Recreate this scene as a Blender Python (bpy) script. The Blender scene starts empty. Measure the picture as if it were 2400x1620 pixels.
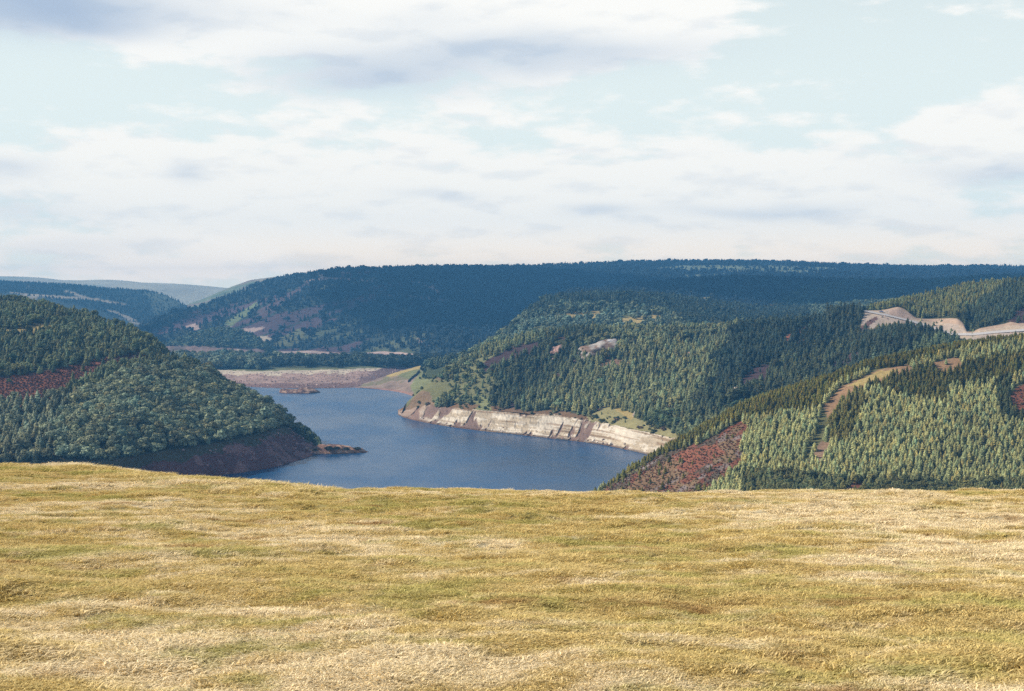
import bpy, math, random
import numpy as np
from mathutils import Vector, Matrix

random.seed(7)
RNG = np.random.default_rng(11)
S = bpy.context.scene
COL = S.collection
R = math.radians

# ------------------------------------------------------------------ survey
# The viewpoint stands 120 m above the lake. Terrain lines were surveyed as bearings
# (photo pixels of the 2400x1620 slide) with a distance or a height, and become world points here.
CZ, YH, FPX = 120.0, 688.0, 3333.0
PITCH = math.atan((810 - YH) / FPX)
CP, SP = math.cos(PITCH), math.sin(PITCH)


def ray(px, py):
    a = (np.asarray(px, float) - 1200) / FPX
    b = (np.asarray(py, float) - 810) / FPX
    dy = CP - b * SP
    return a / dy, (-SP - b * CP) / dy        # x per metre of y, z per metre of y


def project(p):
    x, y, z = p[..., 0], p[..., 1], p[..., 2] - CZ
    f = y * CP - z * SP
    u = y * SP + z * CP
    return 1200 + FPX * x / f, 810 - FPX * u / f


# ------------------------------------------------------------------ maths helpers
def pchip_slopes(h, d):
    n = d.shape[0] + 1
    m = np.zeros((n,) + d.shape[1:])
    h = h.reshape((-1,) + (1,) * (d.ndim - 1))
    w1, w2 = 2 * h[1:] + h[:-1], h[1:] + 2 * h[:-1]
    with np.errstate(divide='ignore', invalid='ignore'):
        k = (w1 + w2) / (w1 / d[:-1] + w2 / d[1:])
    m[1:-1] = np.where(d[:-1] * d[1:] > 0, np.nan_to_num(k), 0)
    m[0], m[-1] = d[0], d[-1]
    return m


def pchip(x, y, q):
    x, y, q = np.asarray(x, float), np.asarray(y, float), np.asarray(q, float)
    h = np.diff(x)
    hh = h.reshape((-1,) + (1,) * (y.ndim - 1))
    d = np.diff(y, axis=0) / hh
    m = pchip_slopes(h, d) if len(x) > 2 else np.stack([d[0], d[0]])
    i = np.clip(np.searchsorted(x, q) - 1, 0, len(x) - 2)
    t = ((q - x[i]) / h[i]).reshape((-1,) + (1,) * (y.ndim - 1))
    hi = h[i].reshape(t.shape)
    t = np.clip(t, 0, 1)
    return ((2 * t**3 - 3 * t**2 + 1) * y[i] + (t**3 - 2 * t**2 + t) * hi * m[i]
            + (-2 * t**3 + 3 * t**2) * y[i + 1] + (t**3 - t**2) * hi * m[i + 1])


def vnoise(x, y, seed=0):
    x, y = np.asarray(x, float), np.asarray(y, float)
    xi, yi = np.floor(x), np.floor(y)
    u, v = x - xi, y - yi
    u, v = u * u * u * (u * (u * 6 - 15) + 10), v * v * v * (v * (v * 6 - 15) + 10)

    def g(a, b):
        k = (a.astype(np.int64) * 374761393 + b.astype(np.int64) * 668265263 + seed * 974711) & 0xFFFFFFFF
        k = ((k ^ (k >> 13)) * 1274126177) & 0xFFFFFFFF
        k = ((k ^ (k >> 16)) * 2246822519) & 0xFFFFFFFF
        return ((k ^ (k >> 15)) & 0xFFFF) / 32767.5 - 1
    a = g(xi, yi) * (1 - u) + g(xi + 1, yi) * u
    b = g(xi, yi + 1) * (1 - u) + g(xi + 1, yi + 1) * u
    return a * (1 - v) + b * v


def fbm(x, y, oct=4, seed=0):
    s, a, n = 0, 1.0, 0
    for k in range(oct):
        s = s + a * vnoise(x * 2**k + 17.3 * k, y * 2**k - 9.1 * k, seed + k)
        n += a
        a *= 0.5
    return s / n


def sstep(a, b, x):
    t = np.clip((x - a) / (b - a), 0, 1)
    return t * t * (3 - 2 * t)


def inside(poly, x, y):
    r = np.zeros(np.shape(x), bool)
    n = len(poly)
    for i in range(n):
        x1, y1 = poly[i]
        x2, y2 = poly[(i + 1) % n]
        if y1 == y2:
            continue
        r ^= ((y1 > y) != (y2 > y)) & (x < (x2 - x1) * (y - y1) / (y2 - y1) + x1)
    return r


# ------------------------------------------------------------------ object helpers
def tag(o, label=None, cat=None, group=None, kind=None):
    if label: o['label'] = label
    if cat: o['category'] = cat
    if group: o['group'] = group
    if kind: o['kind'] = kind
    return o


def mesh_from(name, V, F, mats=(), cols=None, smooth=False, midx=None):
    me = bpy.data.meshes.new(name)
    V = np.asarray(V, np.float32)
    if isinstance(F, np.ndarray):
        k = F.shape[1]
        me.vertices.add(len(V))
        me.vertices.foreach_set('co', V.ravel())
        me.loops.add(F.size)
        me.loops.foreach_set('vertex_index', F.astype(np.int32).ravel())
        me.polygons.add(len(F))
        me.polygons.foreach_set('loop_start', np.arange(0, F.size, k, dtype=np.int32))
        me.update(calc_edges=True)
    else:
        me.from_pydata([tuple(map(float, v)) for v in V], [], F)
    for m in mats: me.materials.append(m)
    if midx is not None:
        me.polygons.foreach_set('material_index', np.asarray(midx, np.int32))
    if cols is not None:
        at = me.attributes.new('col', 'FLOAT_COLOR', 'POINT')
        c = np.ones((len(V), 4), np.float32)
        c[:, :3] = cols
        at.data.foreach_set('color', c.ravel())
    if smooth:
        me.polygons.foreach_set('use_smooth', np.ones(len(me.polygons), bool))
    me.update()
    return me


def link(name, me, parent=None):
    o = bpy.data.objects.new(name, me)
    COL.objects.link(o)
    if parent: o.parent = parent
    return o


class NT:
    """Tiny helper for writing node trees."""
    def __init__(s, tree):
        s.t = tree
        s.n = tree.nodes
        s.n.clear()

    def new(s, typ, **kw):
        n = s.n.new(typ)
        for k, v in kw.items(): setattr(n, k, v)
        return n

    def put(s, sock, v):
        if isinstance(v, bpy.types.NodeSocket): s.t.links.new(v, sock)
        elif v is not None: sock.default_value = v

    def math(s, op, a, b=None, c=None, clamp=False):
        n = s.new('ShaderNodeMath', operation=op, use_clamp=clamp)
        s.put(n.inputs[0], a); s.put(n.inputs[1], b); s.put(n.inputs[2], c)
        return n.outputs[0]

    def vmath(s, op, a, b=None):
        n = s.new('ShaderNodeVectorMath', operation=op)
        s.put(n.inputs[0], a); s.put(n.inputs[1], b)
        return n.outputs[0]

    def mix(s, f, a, b, blend='MIX'):
        n = s.new('ShaderNodeMix', data_type='RGBA', blend_type=blend)
        s.put(n.inputs[0], f)
        for i, v in ((6, a), (7, b)):
            if isinstance(v, tuple): v = v + (1,) if len(v) == 3 else v
            s.put(n.inputs[i], v)
        return n.outputs[2]

    def noise(s, vec, scale, detail=3, rough=0.55, dim='3D'):
        n = s.new('ShaderNodeTexNoise', noise_dimensions=dim)
        s.put(n.inputs['Vector'], vec)
        n.inputs['Scale'].default_value = scale
        n.inputs['Detail'].default_value = detail
        n.inputs['Roughness'].default_value = rough
        return n.outputs[0]

    def ramp(s, f, lo, hi, a=0.0, b=1.0, smooth=True):
        n = s.new('ShaderNodeMapRange', interpolation_type='SMOOTHSTEP' if smooth else 'LINEAR', clamp=True)
        for i, v in enumerate((f, lo, hi, a, b)): s.put(n.inputs[i], v)
        return n.outputs[0]


def new_mat(name):
    m = bpy.data.materials.new(name)
    m.use_nodes = True
    return m, NT(m.node_tree)


def finish(t, color, rough=0.9, spec=0.15, bump=None, bstr=0.5, bdist=1.0, trans=0.0):
    b = t.new('ShaderNodeBsdfPrincipled')
    t.put(b.inputs['Base Color'], color)
    t.put(b.inputs['Roughness'], rough)
    t.put(b.inputs['Specular IOR Level'], spec)
    if bump is not None:
        bn = t.new('ShaderNodeBump')
        bn.inputs['Strength'].default_value = bstr
        bn.inputs['Distance'].default_value = bdist
        t.put(bn.inputs['Height'], bump)
        t.put(b.inputs['Normal'], bn.outputs[0])
    out = t.new('ShaderNodeOutputMaterial')
    sh = b.outputs[0]
    if trans:
        tr = t.new('ShaderNodeBsdfTranslucent')
        t.put(tr.inputs[0], color)
        mx = t.new('ShaderNodeMixShader')
        mx.inputs[0].default_value = trans
        t.put(mx.inputs[1], sh); t.put(mx.inputs[2], tr.outputs[0])
        sh = mx.outputs[0]
    t.put(out.inputs['Surface'], sh)
    return b


def terrain_mat(name, scale, var=0.45, bstr=0.6, bdist=0.6):
    """Ground whose patches (heather, grass, rock, forest floor) come from the 'col' attribute."""
    m, t = new_mat(name)
    at = t.new('ShaderNodeAttribute', attribute_name='col')
    pos = t.new('ShaderNodeNewGeometry').outputs['Position']
    n1 = t.noise(pos, scale, 5, 0.65)
    n2 = t.noise(pos, scale * 0.13, 3)
    f = t.math('ADD', t.math('MULTIPLY', t.math('SUBTRACT', n1, 0.5), 2.2 * var), 1.0)
    f = t.math('ADD', f, t.math('MULTIPLY', t.math('SUBTRACT', n2, 0.5), 1.2 * var))
    f = t.math('MAXIMUM', f, 0.15)
    c = t.vmath('MULTIPLY', at.outputs['Color'], f)
    finish(t, c, 0.95, 0.08, n1, bstr, bdist)
    return m


def plain_mat(name, color, scale=1.0, var=0.3, rough=0.8, spec=0.2, bstr=0.0, bdist=0.1):
    m, t = new_mat(name)
    pos = t.new('ShaderNodeNewGeometry').outputs['Position']
    n1 = t.noise(pos, scale, 4, 0.6)
    f = t.math('ADD', t.math('MULTIPLY', t.math('SUBTRACT', n1, 0.5), 2 * var), 1.0)
    c = t.new('ShaderNodeRGB'); c.outputs[0].default_value = color + (1,)
    col = t.vmath('MULTIPLY', c.outputs[0], f)
    finish(t, col, rough, spec, n1 if bstr else None, bstr, bdist)
    return m


def foliage_mat(name, mode, trans=0.12):
    """Leaf colour carried by each tree; mode INST reads the planted point, OBJ the object colour."""
    m, t = new_mat(name)
    if mode == 'INST':
        c = t.new('ShaderNodeAttribute', attribute_type='INSTANCER', attribute_name='tint').outputs['Color']
    else:
        c = t.new('ShaderNodeObjectInfo').outputs['Color']
    g = t.new('ShaderNodeNewGeometry')
    rnd = g.outputs['Random Per Island']
    f = t.math('ADD', t.math('MULTIPLY', rnd, 0.75), 0.62)
    col = t.vmath('MULTIPLY', c, f)
    finish(t, col, 0.75, 0.12, trans=trans)
    return m


M_LEAF_I = foliage_mat('foliage planted', 'INST')
M_LEAF_O = foliage_mat('foliage single', 'OBJ')
M_BARK = plain_mat('bark', (0.09, 0.065, 0.045), 3, 0.4, 0.95, 0.05)
M_NEAR = terrain_mat('slope ground near', 0.45, 0.55, 0.7, 0.8)
M_FAR = terrain_mat('slope ground far', 0.08, 0.5, 0.7, 3.0)
M_BANK = terrain_mat('bank ground', 0.6, 0.4, 0.9, 0.7)

# ------------------------------------------------------------------ palette (albedo)
HEATH = np.array((0.195, 0.074, 0.043))
HEATHP = np.array((0.075, 0.043, 0.042))
BROWN = np.array((0.20, 0.12, 0.065))
STRAW = np.array((0.42, 0.31, 0.12))
PALEGRN = np.array((0.22, 0.225, 0.10))
FLOOR = np.array((0.035, 0.035, 0.018))
ROCK = np.array((0.62, 0.53, 0.41))
PINKROCK = np.array((0.42, 0.30, 0.25))
MUD = np.array((0.30, 0.20, 0.165))
SAND = np.array((0.50, 0.41, 0.30))

T_PALE = (0.405, 0.400, 0.165)
T_OLIVE = (0.185, 0.165, 0.034)
T_MID = (0.180, 0.200, 0.092)
T_MIDPALE = (0.25, 0.265, 0.125)
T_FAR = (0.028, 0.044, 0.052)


# ------------------------------------------------------------------ terrain lofts
class Hill:
    """A hillside lofted through surveyed lines, nearest line first."""
    def __init__(s, name, px0, px1, step, lines, rows, mat, amp=1.0, L=60.0, seed=1, gully=0.0, gl=90.0, shear=0.9, damp_crest=0.5,
                 back=((60, -22), (220, -90))):
        s.name, s.mat = name, mat
        px = np.arange(px0, px1 + step * 0.5, step, dtype=float)
        P, PY = [], []
        for ln in lines:
            lift = ln.get('lift', 0.0)
            xs = [p[0] for p in ln['p']]
            ys = pchip(xs, [p[1] for p in ln['p']], px)
            if 'z' in ln:
                zz = ln['z']
                zz = np.full_like(px, zz) if np.isscalar(zz) else pchip([q[0] for q in zz], [q[1] for q in zz], px)
                rx, rz = ray(px, ys)
                d = (zz - CZ) / rz
            else:
                d = pchip(xs, [p[2] for p in ln['p']], px)
                rx, rz = ray(px, ys)
            pt = np.stack([rx * d, d, CZ + rz * d], -1)
            pt[:, 2] -= lift
            P.append(pt); PY.append(ys)
        s.ncrest = len(P) - 1
        cr = P[-1]
        for dd, dz in back:
            q = cr.copy()
            k = 1 + dd / cr[:, 1]
            q[:, 0] *= k; q[:, 1] *= k
            q[:, 2] = np.maximum(cr[:, 2] + dz, -8 - dd * 0.01)
            P.append(q); PY.append(PY[s.ncrest])
        P = np.stack(P)
        PY = np.stack(PY)
        tt = []
        for k in range(len(P) - 1):
            n = rows[k] if k < len(rows) else 10
            tt.append(np.linspace(k, k + 1, n, endpoint=False))
        tt = np.append(np.concatenate(tt), len(P) - 1)
        V = pchip(np.arange(len(P)), P, tt)
        py = pchip(np.arange(len(P)), PY, tt)
        PX = np.broadcast_to(px, py.shape)
        t2 = np.broadcast_to(tt[:, None], py.shape)
        w = sstep(0.5, 9, V[..., 2]) * (1 - damp_crest * np.exp(-((t2 - s.ncrest) / 0.35)**2))
        V[..., 2] += amp * fbm(V[..., 0] / L, V[..., 1] / L, 5, seed) * w
        if gully:
            g = fbm((V[..., 0] - shear * V[..., 2]) / gl, V[..., 1] / (gl * 4) + 3, 3, seed + 40)
            V[..., 2] += gully * g * w * sstep(0, 0.8, t2) * (1 - sstep(s.ncrest - 0.5, s.ncrest, t2))
        s.V, s.PX, s.PY, s.T = V, PX, py, t2
        # image position of the finished surface, used only to lay out the patches surveyed from the photo
        qx, qy = project(np.where(V[..., 1:2] < 1, [0, 1, 0], V))
        front = t2 <= s.ncrest
        s.QX = np.where(front, qx, PX)
        s.QY = np.where(front, qy, py)
        s.C = np.zeros(V.shape) + FLOOR

    def paint(s, poly, color, rag=6.0, soft=None):
        jx = fbm(s.V[..., 0] / 9, s.V[..., 1] / 9, 3, 77) * rag
        jy = fbm(s.V[..., 0] / 9, s.V[..., 1] / 9, 3, 99) * rag * 0.6
        m = inside(poly, s.QX + jx, s.QY + jy)
        s.C[m] = color
        return s

    def build(s):
        r, c = s.V.shape[:2]
        i = (np.arange(r - 1)[:, None] * c + np.arange(c - 1)[None, :]).ravel()
        F = np.stack([i, i + 1, i + c + 1, i + c], -1)
        me = mesh_from(s.name, s.V.reshape(-1, 3), F, [s.mat], s.C.reshape(-1, 3), True)
        s.ob = tag(link(s.name, me), kind='structure')
        return s

    def cells(s):
        V = s.V
        a = V[1:, :-1] - V[:-1, :-1]
        b = V[:-1, 1:] - V[:-1, :-1]
        return np.linalg.norm(np.cross(a, b)[..., :], axis=-1)

    def scatter(s, spacing, tmin, tmax, rng=None):
        rng = rng or RNG
        A = s.cells() * ((s.T[:-1, :-1] >= tmin) & (s.T[:-1, :-1] < tmax))
        cx, cy = project(np.where(s.V[:-1, :-1, 1:2] < 1, [0, 1, 0], s.V[:-1, :-1]))
        A = A * ((cx > -480) & (cx < 2900))
        tot = A.sum()
        n = int(tot / spacing**2 * 2.6)
        cum = np.cumsum(A.ravel()) / tot
        k = np.searchsorted(cum, rng.random(n))
        k = np.clip(k, 0, A.size - 1)
        i, j = np.divmod(k, A.shape[1])
        u, v = rng.random(n)[:, None], rng.random(n)[:, None]

        def bil(Q):
            if Q.ndim == 2: Q = Q[..., None]
            return Q[i, j] * (1 - u) * (1 - v) + Q[i, j + 1] * u * (1 - v) + Q[i + 1, j] * (1 - u) * v + Q[i + 1, j + 1] * u * v
        p = bil(s.V)
        key = np.floor(p[:, 0] / spacing).astype(np.int64) * 1000003 + np.floor(p[:, 1] / spacing).astype(np.int64)
        _, first = np.unique(key, return_index=True)
        first = first[rng.permutation(len(first))]
        return dict(p=p[first], px=bil(s.QX)[first, 0], py=bil(s.QY)[first, 0], t=bil(s.T)[first, 0])

    def at(s, px, py):
        d = (s.QX - px)**2 + (s.QY - py)**2 + (s.T > s.ncrest) * 1e6
        k = np.unravel_index(np.argmin(d), d.shape)
        i, j = min(max(k[0], 1), d.shape[0] - 2), min(max(k[1], 1), d.shape[1] - 2)
        n = np.cross(s.V[i, j + 1] - s.V[i, j - 1], s.V[i + 1, j] - s.V[i - 1, j])
        n /= np.linalg.norm(n)
        return Vector(s.V[k]), Vector(n if n[2] > 0 else -n)


def L_(pts, **kw):
    return dict(p=pts, **kw)


# ------------------------------------------------------------------ near right slope (plantation)
HB = Hill('hill', 1300, 2960, 4, [
    L_([(1300, 1480), (1385, 1500), (1500, 1560), (1650, 1640), (1850, 1690), (2400, 1720), (2960, 1720)], z=-9),
    L_([(1300, 1290, 700), (1385, 1280, 680), (1500, 1265, 640), (1650, 1255, 610), (1850, 1250, 590), (2400, 1250, 580), (2960, 1250, 580)]),
    L_([(1300, 1262, 780), (1385, 1200, 795), (1500, 1165, 765), (1650, 1165, 725), (1850, 1165, 700), (2400, 1170, 690), (2960, 1170, 690)]),
    L_([(1300, 1245, 812), (1385, 1172, 815), (1440, 1140, 815), (1500, 1110, 815), (1650, 1060, 800), (1850, 1010, 795), (2100, 985, 795), (2400, 960, 800), (2960, 940, 820)]),
    L_([(1300, 1232, 824), (1385, 1152, 830), (1440, 1112, 835), (1500, 1072, 840), (1570, 1033, 845), (1650, 988, 850), (1750, 935, 860),
        (1850, 903, 870), (1950, 873, 880), (2050, 840, 885), (2150, 818, 890), (2250, 798, 895), (2400, 778, 900), (2960, 715, 950)], lift=4.5),
], [14, 14, 34, 44, 12, 12], M_NEAR, amp=2.6, L=55, seed=3, gully=2.0, gl=70)
HB.C[:] = np.array((0.135, 0.130, 0.055))
HB.paint([(1390, 1160), (1480, 1105), (1540, 1065), (1640, 1035), (1700, 1000), (1735, 985), (1762, 1000), (1740, 1025), (1746, 1080), (1718, 1110), (1680, 1138), (1640, 1180)], HEATH, 12)
hn = fbm((HB.V[..., 0] - 0.9 * HB.V[..., 2]) / 9, HB.V[..., 1] / 26, 4, 17)
hm = np.abs(HB.C - HEATH).sum(-1) < 1e-6
HB.C[hm & (hn > 0.16)] = np.array((0.21, 0.135, 0.075))
HB.C[hm & (hn < -0.22)] = np.array((0.10, 0.075, 0.05))
hn2 = fbm(HB.V[..., 0] / 6, HB.V[..., 1] / 6, 3, 18)
HB.C[hm & (hn2 > 0.33)] = np.array((0.22, 0.17, 0.15))
HB.paint([(1560, 1090), (1600, 1060), (1680, 1040), (1700, 1060), (1620, 1110)], HEATH * 1.25)
HB.paint([(1460, 1150), (1520, 1100), (1570, 1075), (1600, 1085), (1530, 1150)], BROWN * 1.1)
HB.paint([(1928, 950), (1972, 905), (2058, 866), (2132, 853), (2140, 882), (2075, 900), (2015, 920), (1972, 948), (1955, 985), (1938, 980)], BROWN * 1.6, 4)
HB.paint([(1985, 905), (2060, 868), (2112, 866), (2065, 888), (2010, 905)], STRAW, 3)
HB.paint([(2180, 850), (2250, 836), (2255, 862), (2205, 880)], BROWN * 1.6, 3)
HB.paint([(1890, 1100), (1922, 1035), (1956, 1025), (1952, 1065), (1918, 1105)], np.array((0.30, 0.19, 0.12)), 4)
HB.paint([(2365, 935), (2385, 905), (2440, 890), (2440, 970), (2380, 965)], HEATH * 1.15)
HB.paint([(1975, 1140), (2020, 1128), (2050, 1135), (2050, 1170), (1970, 1170)], HEATH)
HB.build()

# ------------------------------------------------------------------ long hill on the right bank
water_c = [(905, 966), (935, 972), (945, 977), (1000, 990), (1080, 1003), (1250, 1022), (1400, 1040), (1490, 1058), (1560, 1075), (1650, 1095), (1900, 1115), (2960, 1120)]
full_c = [(905, 962), (935, 967), (945, 962), (1000, 950), (1100, 960), (1200, 968), (1300, 976), (1400, 990), (1500, 1012), (1560, 1024), (1650, 1050), (1900, 1080), (2960, 1085)]
HC = Hill('hill', 933, 2960, 3.5, [
    L_(full_c, z=[(905, -2), (935, 1), (945, 5), (970, 10), (1000, 13), (1030, 14), (2960, 14)]),
    L_([(905, 985, 1398), (936, 979, 1396), (946, 961, 1388), (985, 925, 1385), (1030, 900, 1390), (1100, 885, 1385), (1250, 870, 1360), (1450, 875, 1290), (1600, 880, 1230), (1800, 860, 1200),
        (2000, 850, 1200), (2960, 840, 1200)]),
    L_([(905, 968, 1402), (936, 964, 1402), (946, 950, 1405), (985, 905, 1415), (1030, 868, 1430), (1100, 828, 1450), (1180, 795, 1460), (1250, 777, 1460), (1330, 768, 1450), (1450, 765, 1440),
        (1600, 762, 1420), (1700, 755, 1410), (1800, 745, 1400), (1950, 735, 1400), (2020, 728, 1400), (2100, 740, 1390), (2250, 755, 1350), (2960, 760, 1350)],
       lift=6),
], [60, 60, 12, 12], M_NEAR, amp=4.0, L=85, seed=9, gully=13.0, gl=110, shear=1.6)
HC.C[:] = np.array((0.06, 0.062, 0.028))
nz = fbm(HC.V[..., 0] / 40, HC.V[..., 1] / 40, 4, 5)
HC.C[nz > 0.28] = np.array((0.10, 0.062, 0.045))
HC.C[(HC.QX < 1180 + nz * 60) & (HC.QY < 960)] = np.array((0.185, 0.178, 0.080))
HC.C[(HC.QX < 1180 + nz * 60) & (HC.QY < 960) & (nz > 0.12)] = np.array((0.16, 0.12, 0.065))
HC.paint([(940, 975), (960, 935), (990, 915), (1005, 920), (1020, 950), (1000, 960)], np.array((0.24, 0.16, 0.095)))
HC.paint([(1050, 945), (1120, 948), (1250, 962), (1330, 965), (1380, 975), (1370, 1000), (1050, 975)], BROWN * 0.9)
HC.paint([(1125, 945), (1090, 930), (1130, 925), (1150, 940), (1150, 965), (1110, 962)], PALEGRN)
HC.paint([(1380, 975), (1420, 950), (1480, 962), (1500, 985), (1580, 1000), (1590, 1030), (1500, 1020), (1380, 1000)], np.array((0.27, 0.235, 0.105)))
HC.paint([(1440, 960), (1470, 940), (1500, 965), (1480, 985)], STRAW * 0.9, 4)
HC.paint([(1130, 850), (1200, 815), (1260, 800), (1270, 820), (1190, 850), (1140, 875)], HEATHP)
HC.paint([(1200, 880), (1240, 855), (1280, 860), (1270, 900), (1230, 950), (1190, 960), (1210, 920)], HEATHP * 0.8)
HC.paint([(1385, 870), (1430, 838), (1455, 845), (1480, 850), (1430, 868), (1400, 880)], BROWN * 1.2, 3)
HC.paint([(1720, 900), (1770, 860), (1815, 850), (1800, 890), (1750, 910)], HEATHP)
HC.paint([(1930, 870), (1960, 845), (2000, 820), (2010, 840), (1970, 880)], HEATHP)
HC.paint([(1830, 795), (1905, 755), (1912, 763), (1845, 800)], HEATH * 1.3, 3)
HC.paint([(1850, 810), (1885, 795), (1890, 805), (1855, 820)], HEATH * 1.4, 3)
HC.paint([(1690, 965), (1720, 940), (1800, 925), (1830, 930), (1720, 975)], PALEGRN * 0.9)
HC.paint([(1500, 985), (1560, 965), (1590, 970), (1560, 1000)], PALEGRN * 0.8)
HC.build()

# bare drawdown cliff below it: pale slabs cut by slanting gullies
SH = Hill('lake_shore', 933, 1700, 0.8, [
    L_([(p[0], p[1] + 5) for p in water_c[:10]] + [(1900, 1120)], z=-1.5),
    L_([(p[0], p[1] - 1) for p in water_c[:10]] + [(1900, 1115)], z=0.8),
    L_([(p[0], p[1] - 3) for p in full_c[:11]] + [(1900, 1077)], z=[(905, -1.5), (935, 1.3), (945, 5.5), (970, 10.6), (1000, 13.8), (1030, 14.8), (1900, 14.8)]),
], [6, 46, 6], M_BANK, amp=0.0, back=((14, 0.6), (22, -5)))
Vs, u, v = SH.V, SH.PX, np.clip(SH.T - 1, 0, 1)
vis = sstep(0.02, 0.12, SH.T - 0.9) * (1 - sstep(2.0, 2.4, SH.T))
sl = u - (1 - v) * -46           # gullies run up and to the right
g1 = fbm((u - v * 34) / 30, v * 0.8, 3, 21)
g2 = fbm((u - v * 30) / 11, v * 1.6 + 4, 3, 33)
led = fbm(u / 60 - v, v * 8, 3, 55)
cut = sstep(0.05, 0.26, g1 + 0.5 * g2)
V_off = -1.7 * cut + 1.1 * led + 0.35 * g2 + 0.8 * fbm(u / 5, v * 14, 3, 8)
Vs[..., 1] -= V_off * vis * 1.2
Vs[..., 2] += V_off * vis * 0.35
base = np.where((led + 0.5 * g2)[..., None] > -0.18, ROCK, ROCK * np.array((0.74, 0.69, 0.62)))
str_ = fbm(u / 26, v * 22, 3, 66)
band = fbm(u / 140 + 0.6 * v, v * 11 + 0.15 * g2, 2, 67)
base = base * (1 + 0.20 * str_[..., None] + 0.30 * np.minimum(band, 0.1)[..., None])
base = np.where((band < -0.34)[..., None], base * np.array((0.72, 0.62, 0.55)), base)
base = base * (1 + 0.12 * g2[..., None])
c = base * (1 - cut[..., None]) + np.array((0.21, 0.135, 0.105)) * cut[..., None]
tip = 1 - sstep(955, 1035, u + 30 * g2)
c = c * (1 - 0.75 * tip[..., None]) + np.array((0.26, 0.165, 0.125)) * 0.75 * tip[..., None]
wet = (1 - sstep(0.05, 0.16, v + 0.05 * g2))[..., None]
c = c * (1 - wet * 0.75) + np.array((0.13, 0.075, 0.05)) * wet * 0.75
top = sstep(0.86, 1.0, v + 0.22 * g2 + 0.1 * g1)[..., None]
c = c * (1 - top) + np.where(((u > 1090) & (u < 1160) | (u > 1370))[..., None], np.array((0.25, 0.21, 0.10)), BROWN * 0.9) * top
SH.C[:] = c
SH.build()

# ------------------------------------------------------------------ dark wooded spur below the road
H2 = Hill('hill', 1640, 2700, 4, [
    L_([(1640, 1050, 950), (1800, 1010, 950), (2000, 980, 950), (2700, 950, 950)]),
    L_([(1640, 1010, 1050), (1700, 968, 1080), (1800, 935, 1090), (1900, 897, 1100), (1940, 871, 1110), (1975, 830, 1120), (2010, 795, 1130), (2046, 773, 1140),
        (2100, 755, 1150), (2143, 754, 1150), (2203, 769, 1140), (2260, 792, 1130), (2330, 805, 1120), (2700, 820, 1100)], lift=6),
], [60, 10, 10], M_NEAR, amp=2.5, L=60, seed=12, gully=4, gl=60, back=((40, -22), (120, -60)))
H2.C[:] = np.array((0.06, 0.05, 0.035))
H2.paint([(1930, 890), (1975, 830), (2010, 820), (2000, 860), (1950, 900)], HEATHP)
H2.build()

# ------------------------------------------------------------------ hill with the new road
road_o = [(1940, 735, 1325), (1990, 732, 1320), (2020, 732, 1318), (2060, 738, 1310), (2110, 749, 1300), (2160, 763, 1290), (2200, 776, 1272), (2240, 787, 1252), (2270, 787, 1242),
          (2330, 782, 1232), (2400, 777, 1222), (2960, 740, 1200)]
road_i = [(p[0], p[1] - (4.5 if p[0] < 2150 else 6), p[2] + 9) for p in road_o]
cut_t = [(1940, 729, 1342), (2010, 727, 1340), (2030, 728, 1338), (2060, 728, 1332), (2080, 725, 1330), (2103, 721, 1330), (2120, 727, 1328), (2135, 738, 1318), (2150, 747, 1312),
         (2180, 750, 1312), (2240, 751, 1280), (2258, 762, 1268), (2268, 778, 1256), (2275, 779, 1255), (2300, 771, 1252), (2350, 762, 1250), (2375, 756, 1250), (2400, 758, 1246), (2960, 715, 1230)]
fill = [(1940, 805, 1275), (2000, 792, 1278), (2015, 782, 1280), (2060, 768, 1285), (2110, 770, 1278), (2160, 790, 1262), (2200, 805, 1245), (2240, 812, 1228), (2270, 815, 1218),
        (2330, 805, 1208), (2400, 797, 1198), (2960, 770, 1180)]
HD = Hill('hill', 1940, 2960, 2.2, [
    L_([(1940, 900, 1180), (2100, 880, 1180), (2400, 880, 1120), (2960, 850, 1100)]),
    L_(fill), L_(road_o), L_(road_i), L_(cut_t),
    L_([(1940, 727, 1365), (2010, 724, 1365), (2025, 722, 1370), (2050, 714, 1380), (2080, 706, 1400), (2150, 690, 1450), (2250, 666, 1480), (2330, 655, 1500), (2400, 649, 1500), (2960, 610, 1500)], lift=6),
], [14, 16, 3, 12, 46, 10, 8], M_NEAR, amp=1.2, L=45, seed=15, damp_crest=0.9)
HD.V[..., 2] += 0  # road bench stays smooth
t = HD.T
HD.C[:] = np.array((0.06, 0.062, 0.03))
jag = fbm(HD.V[..., 0] / 14, HD.V[..., 1] / 14, 4, 61)
edge_l = HD.QX + 6 * jag > 2024 - (HD.QY - 728) * 0.22
cutc = np.where(jag[..., None] > 0.1, np.array((0.50, 0.38, 0.27)), np.array((0.42, 0.33, 0.26)))
HD.C[(t > 1.15 + 0.3 * jag) & (t < 4.02 + 0.1 * jag) & edge_l] = 0
mm = (HD.C.sum(-1) == 0)
HD.C[mm] = cutc[mm]
mm2 = (t > 3) & (t < 4.05) & (HD.QX > 2085) & (HD.QX < 2135)
HD.C[mm2] = np.array((0.38, 0.27, 0.21))
mm2 = (t > 3.8 + 0.05 * jag) & (t < 4.08)
HD.C[mm2] = np.array((0.43, 0.30, 0.21))
HD.paint([(2300, 800), (2350, 790), (2375, 788), (2360, 797), (2310, 806)], np.array((0.09, 0.06, 0.05)), 3)
HD.paint([(2015, 770), (2030, 755), (2055, 742), (2058, 750), (2035, 765), (2022, 778)], np.array((0.14, 0.08, 0.065)), 3)
HD.paint([(2360, 752), (2400, 715), (2440, 700), (2440, 760), (2390, 758)], HEATHP, 4)
HD.paint([(2185, 698), (2200, 692), (2202, 697), (2188, 702)], BROWN * 1.6, 2)
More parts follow.
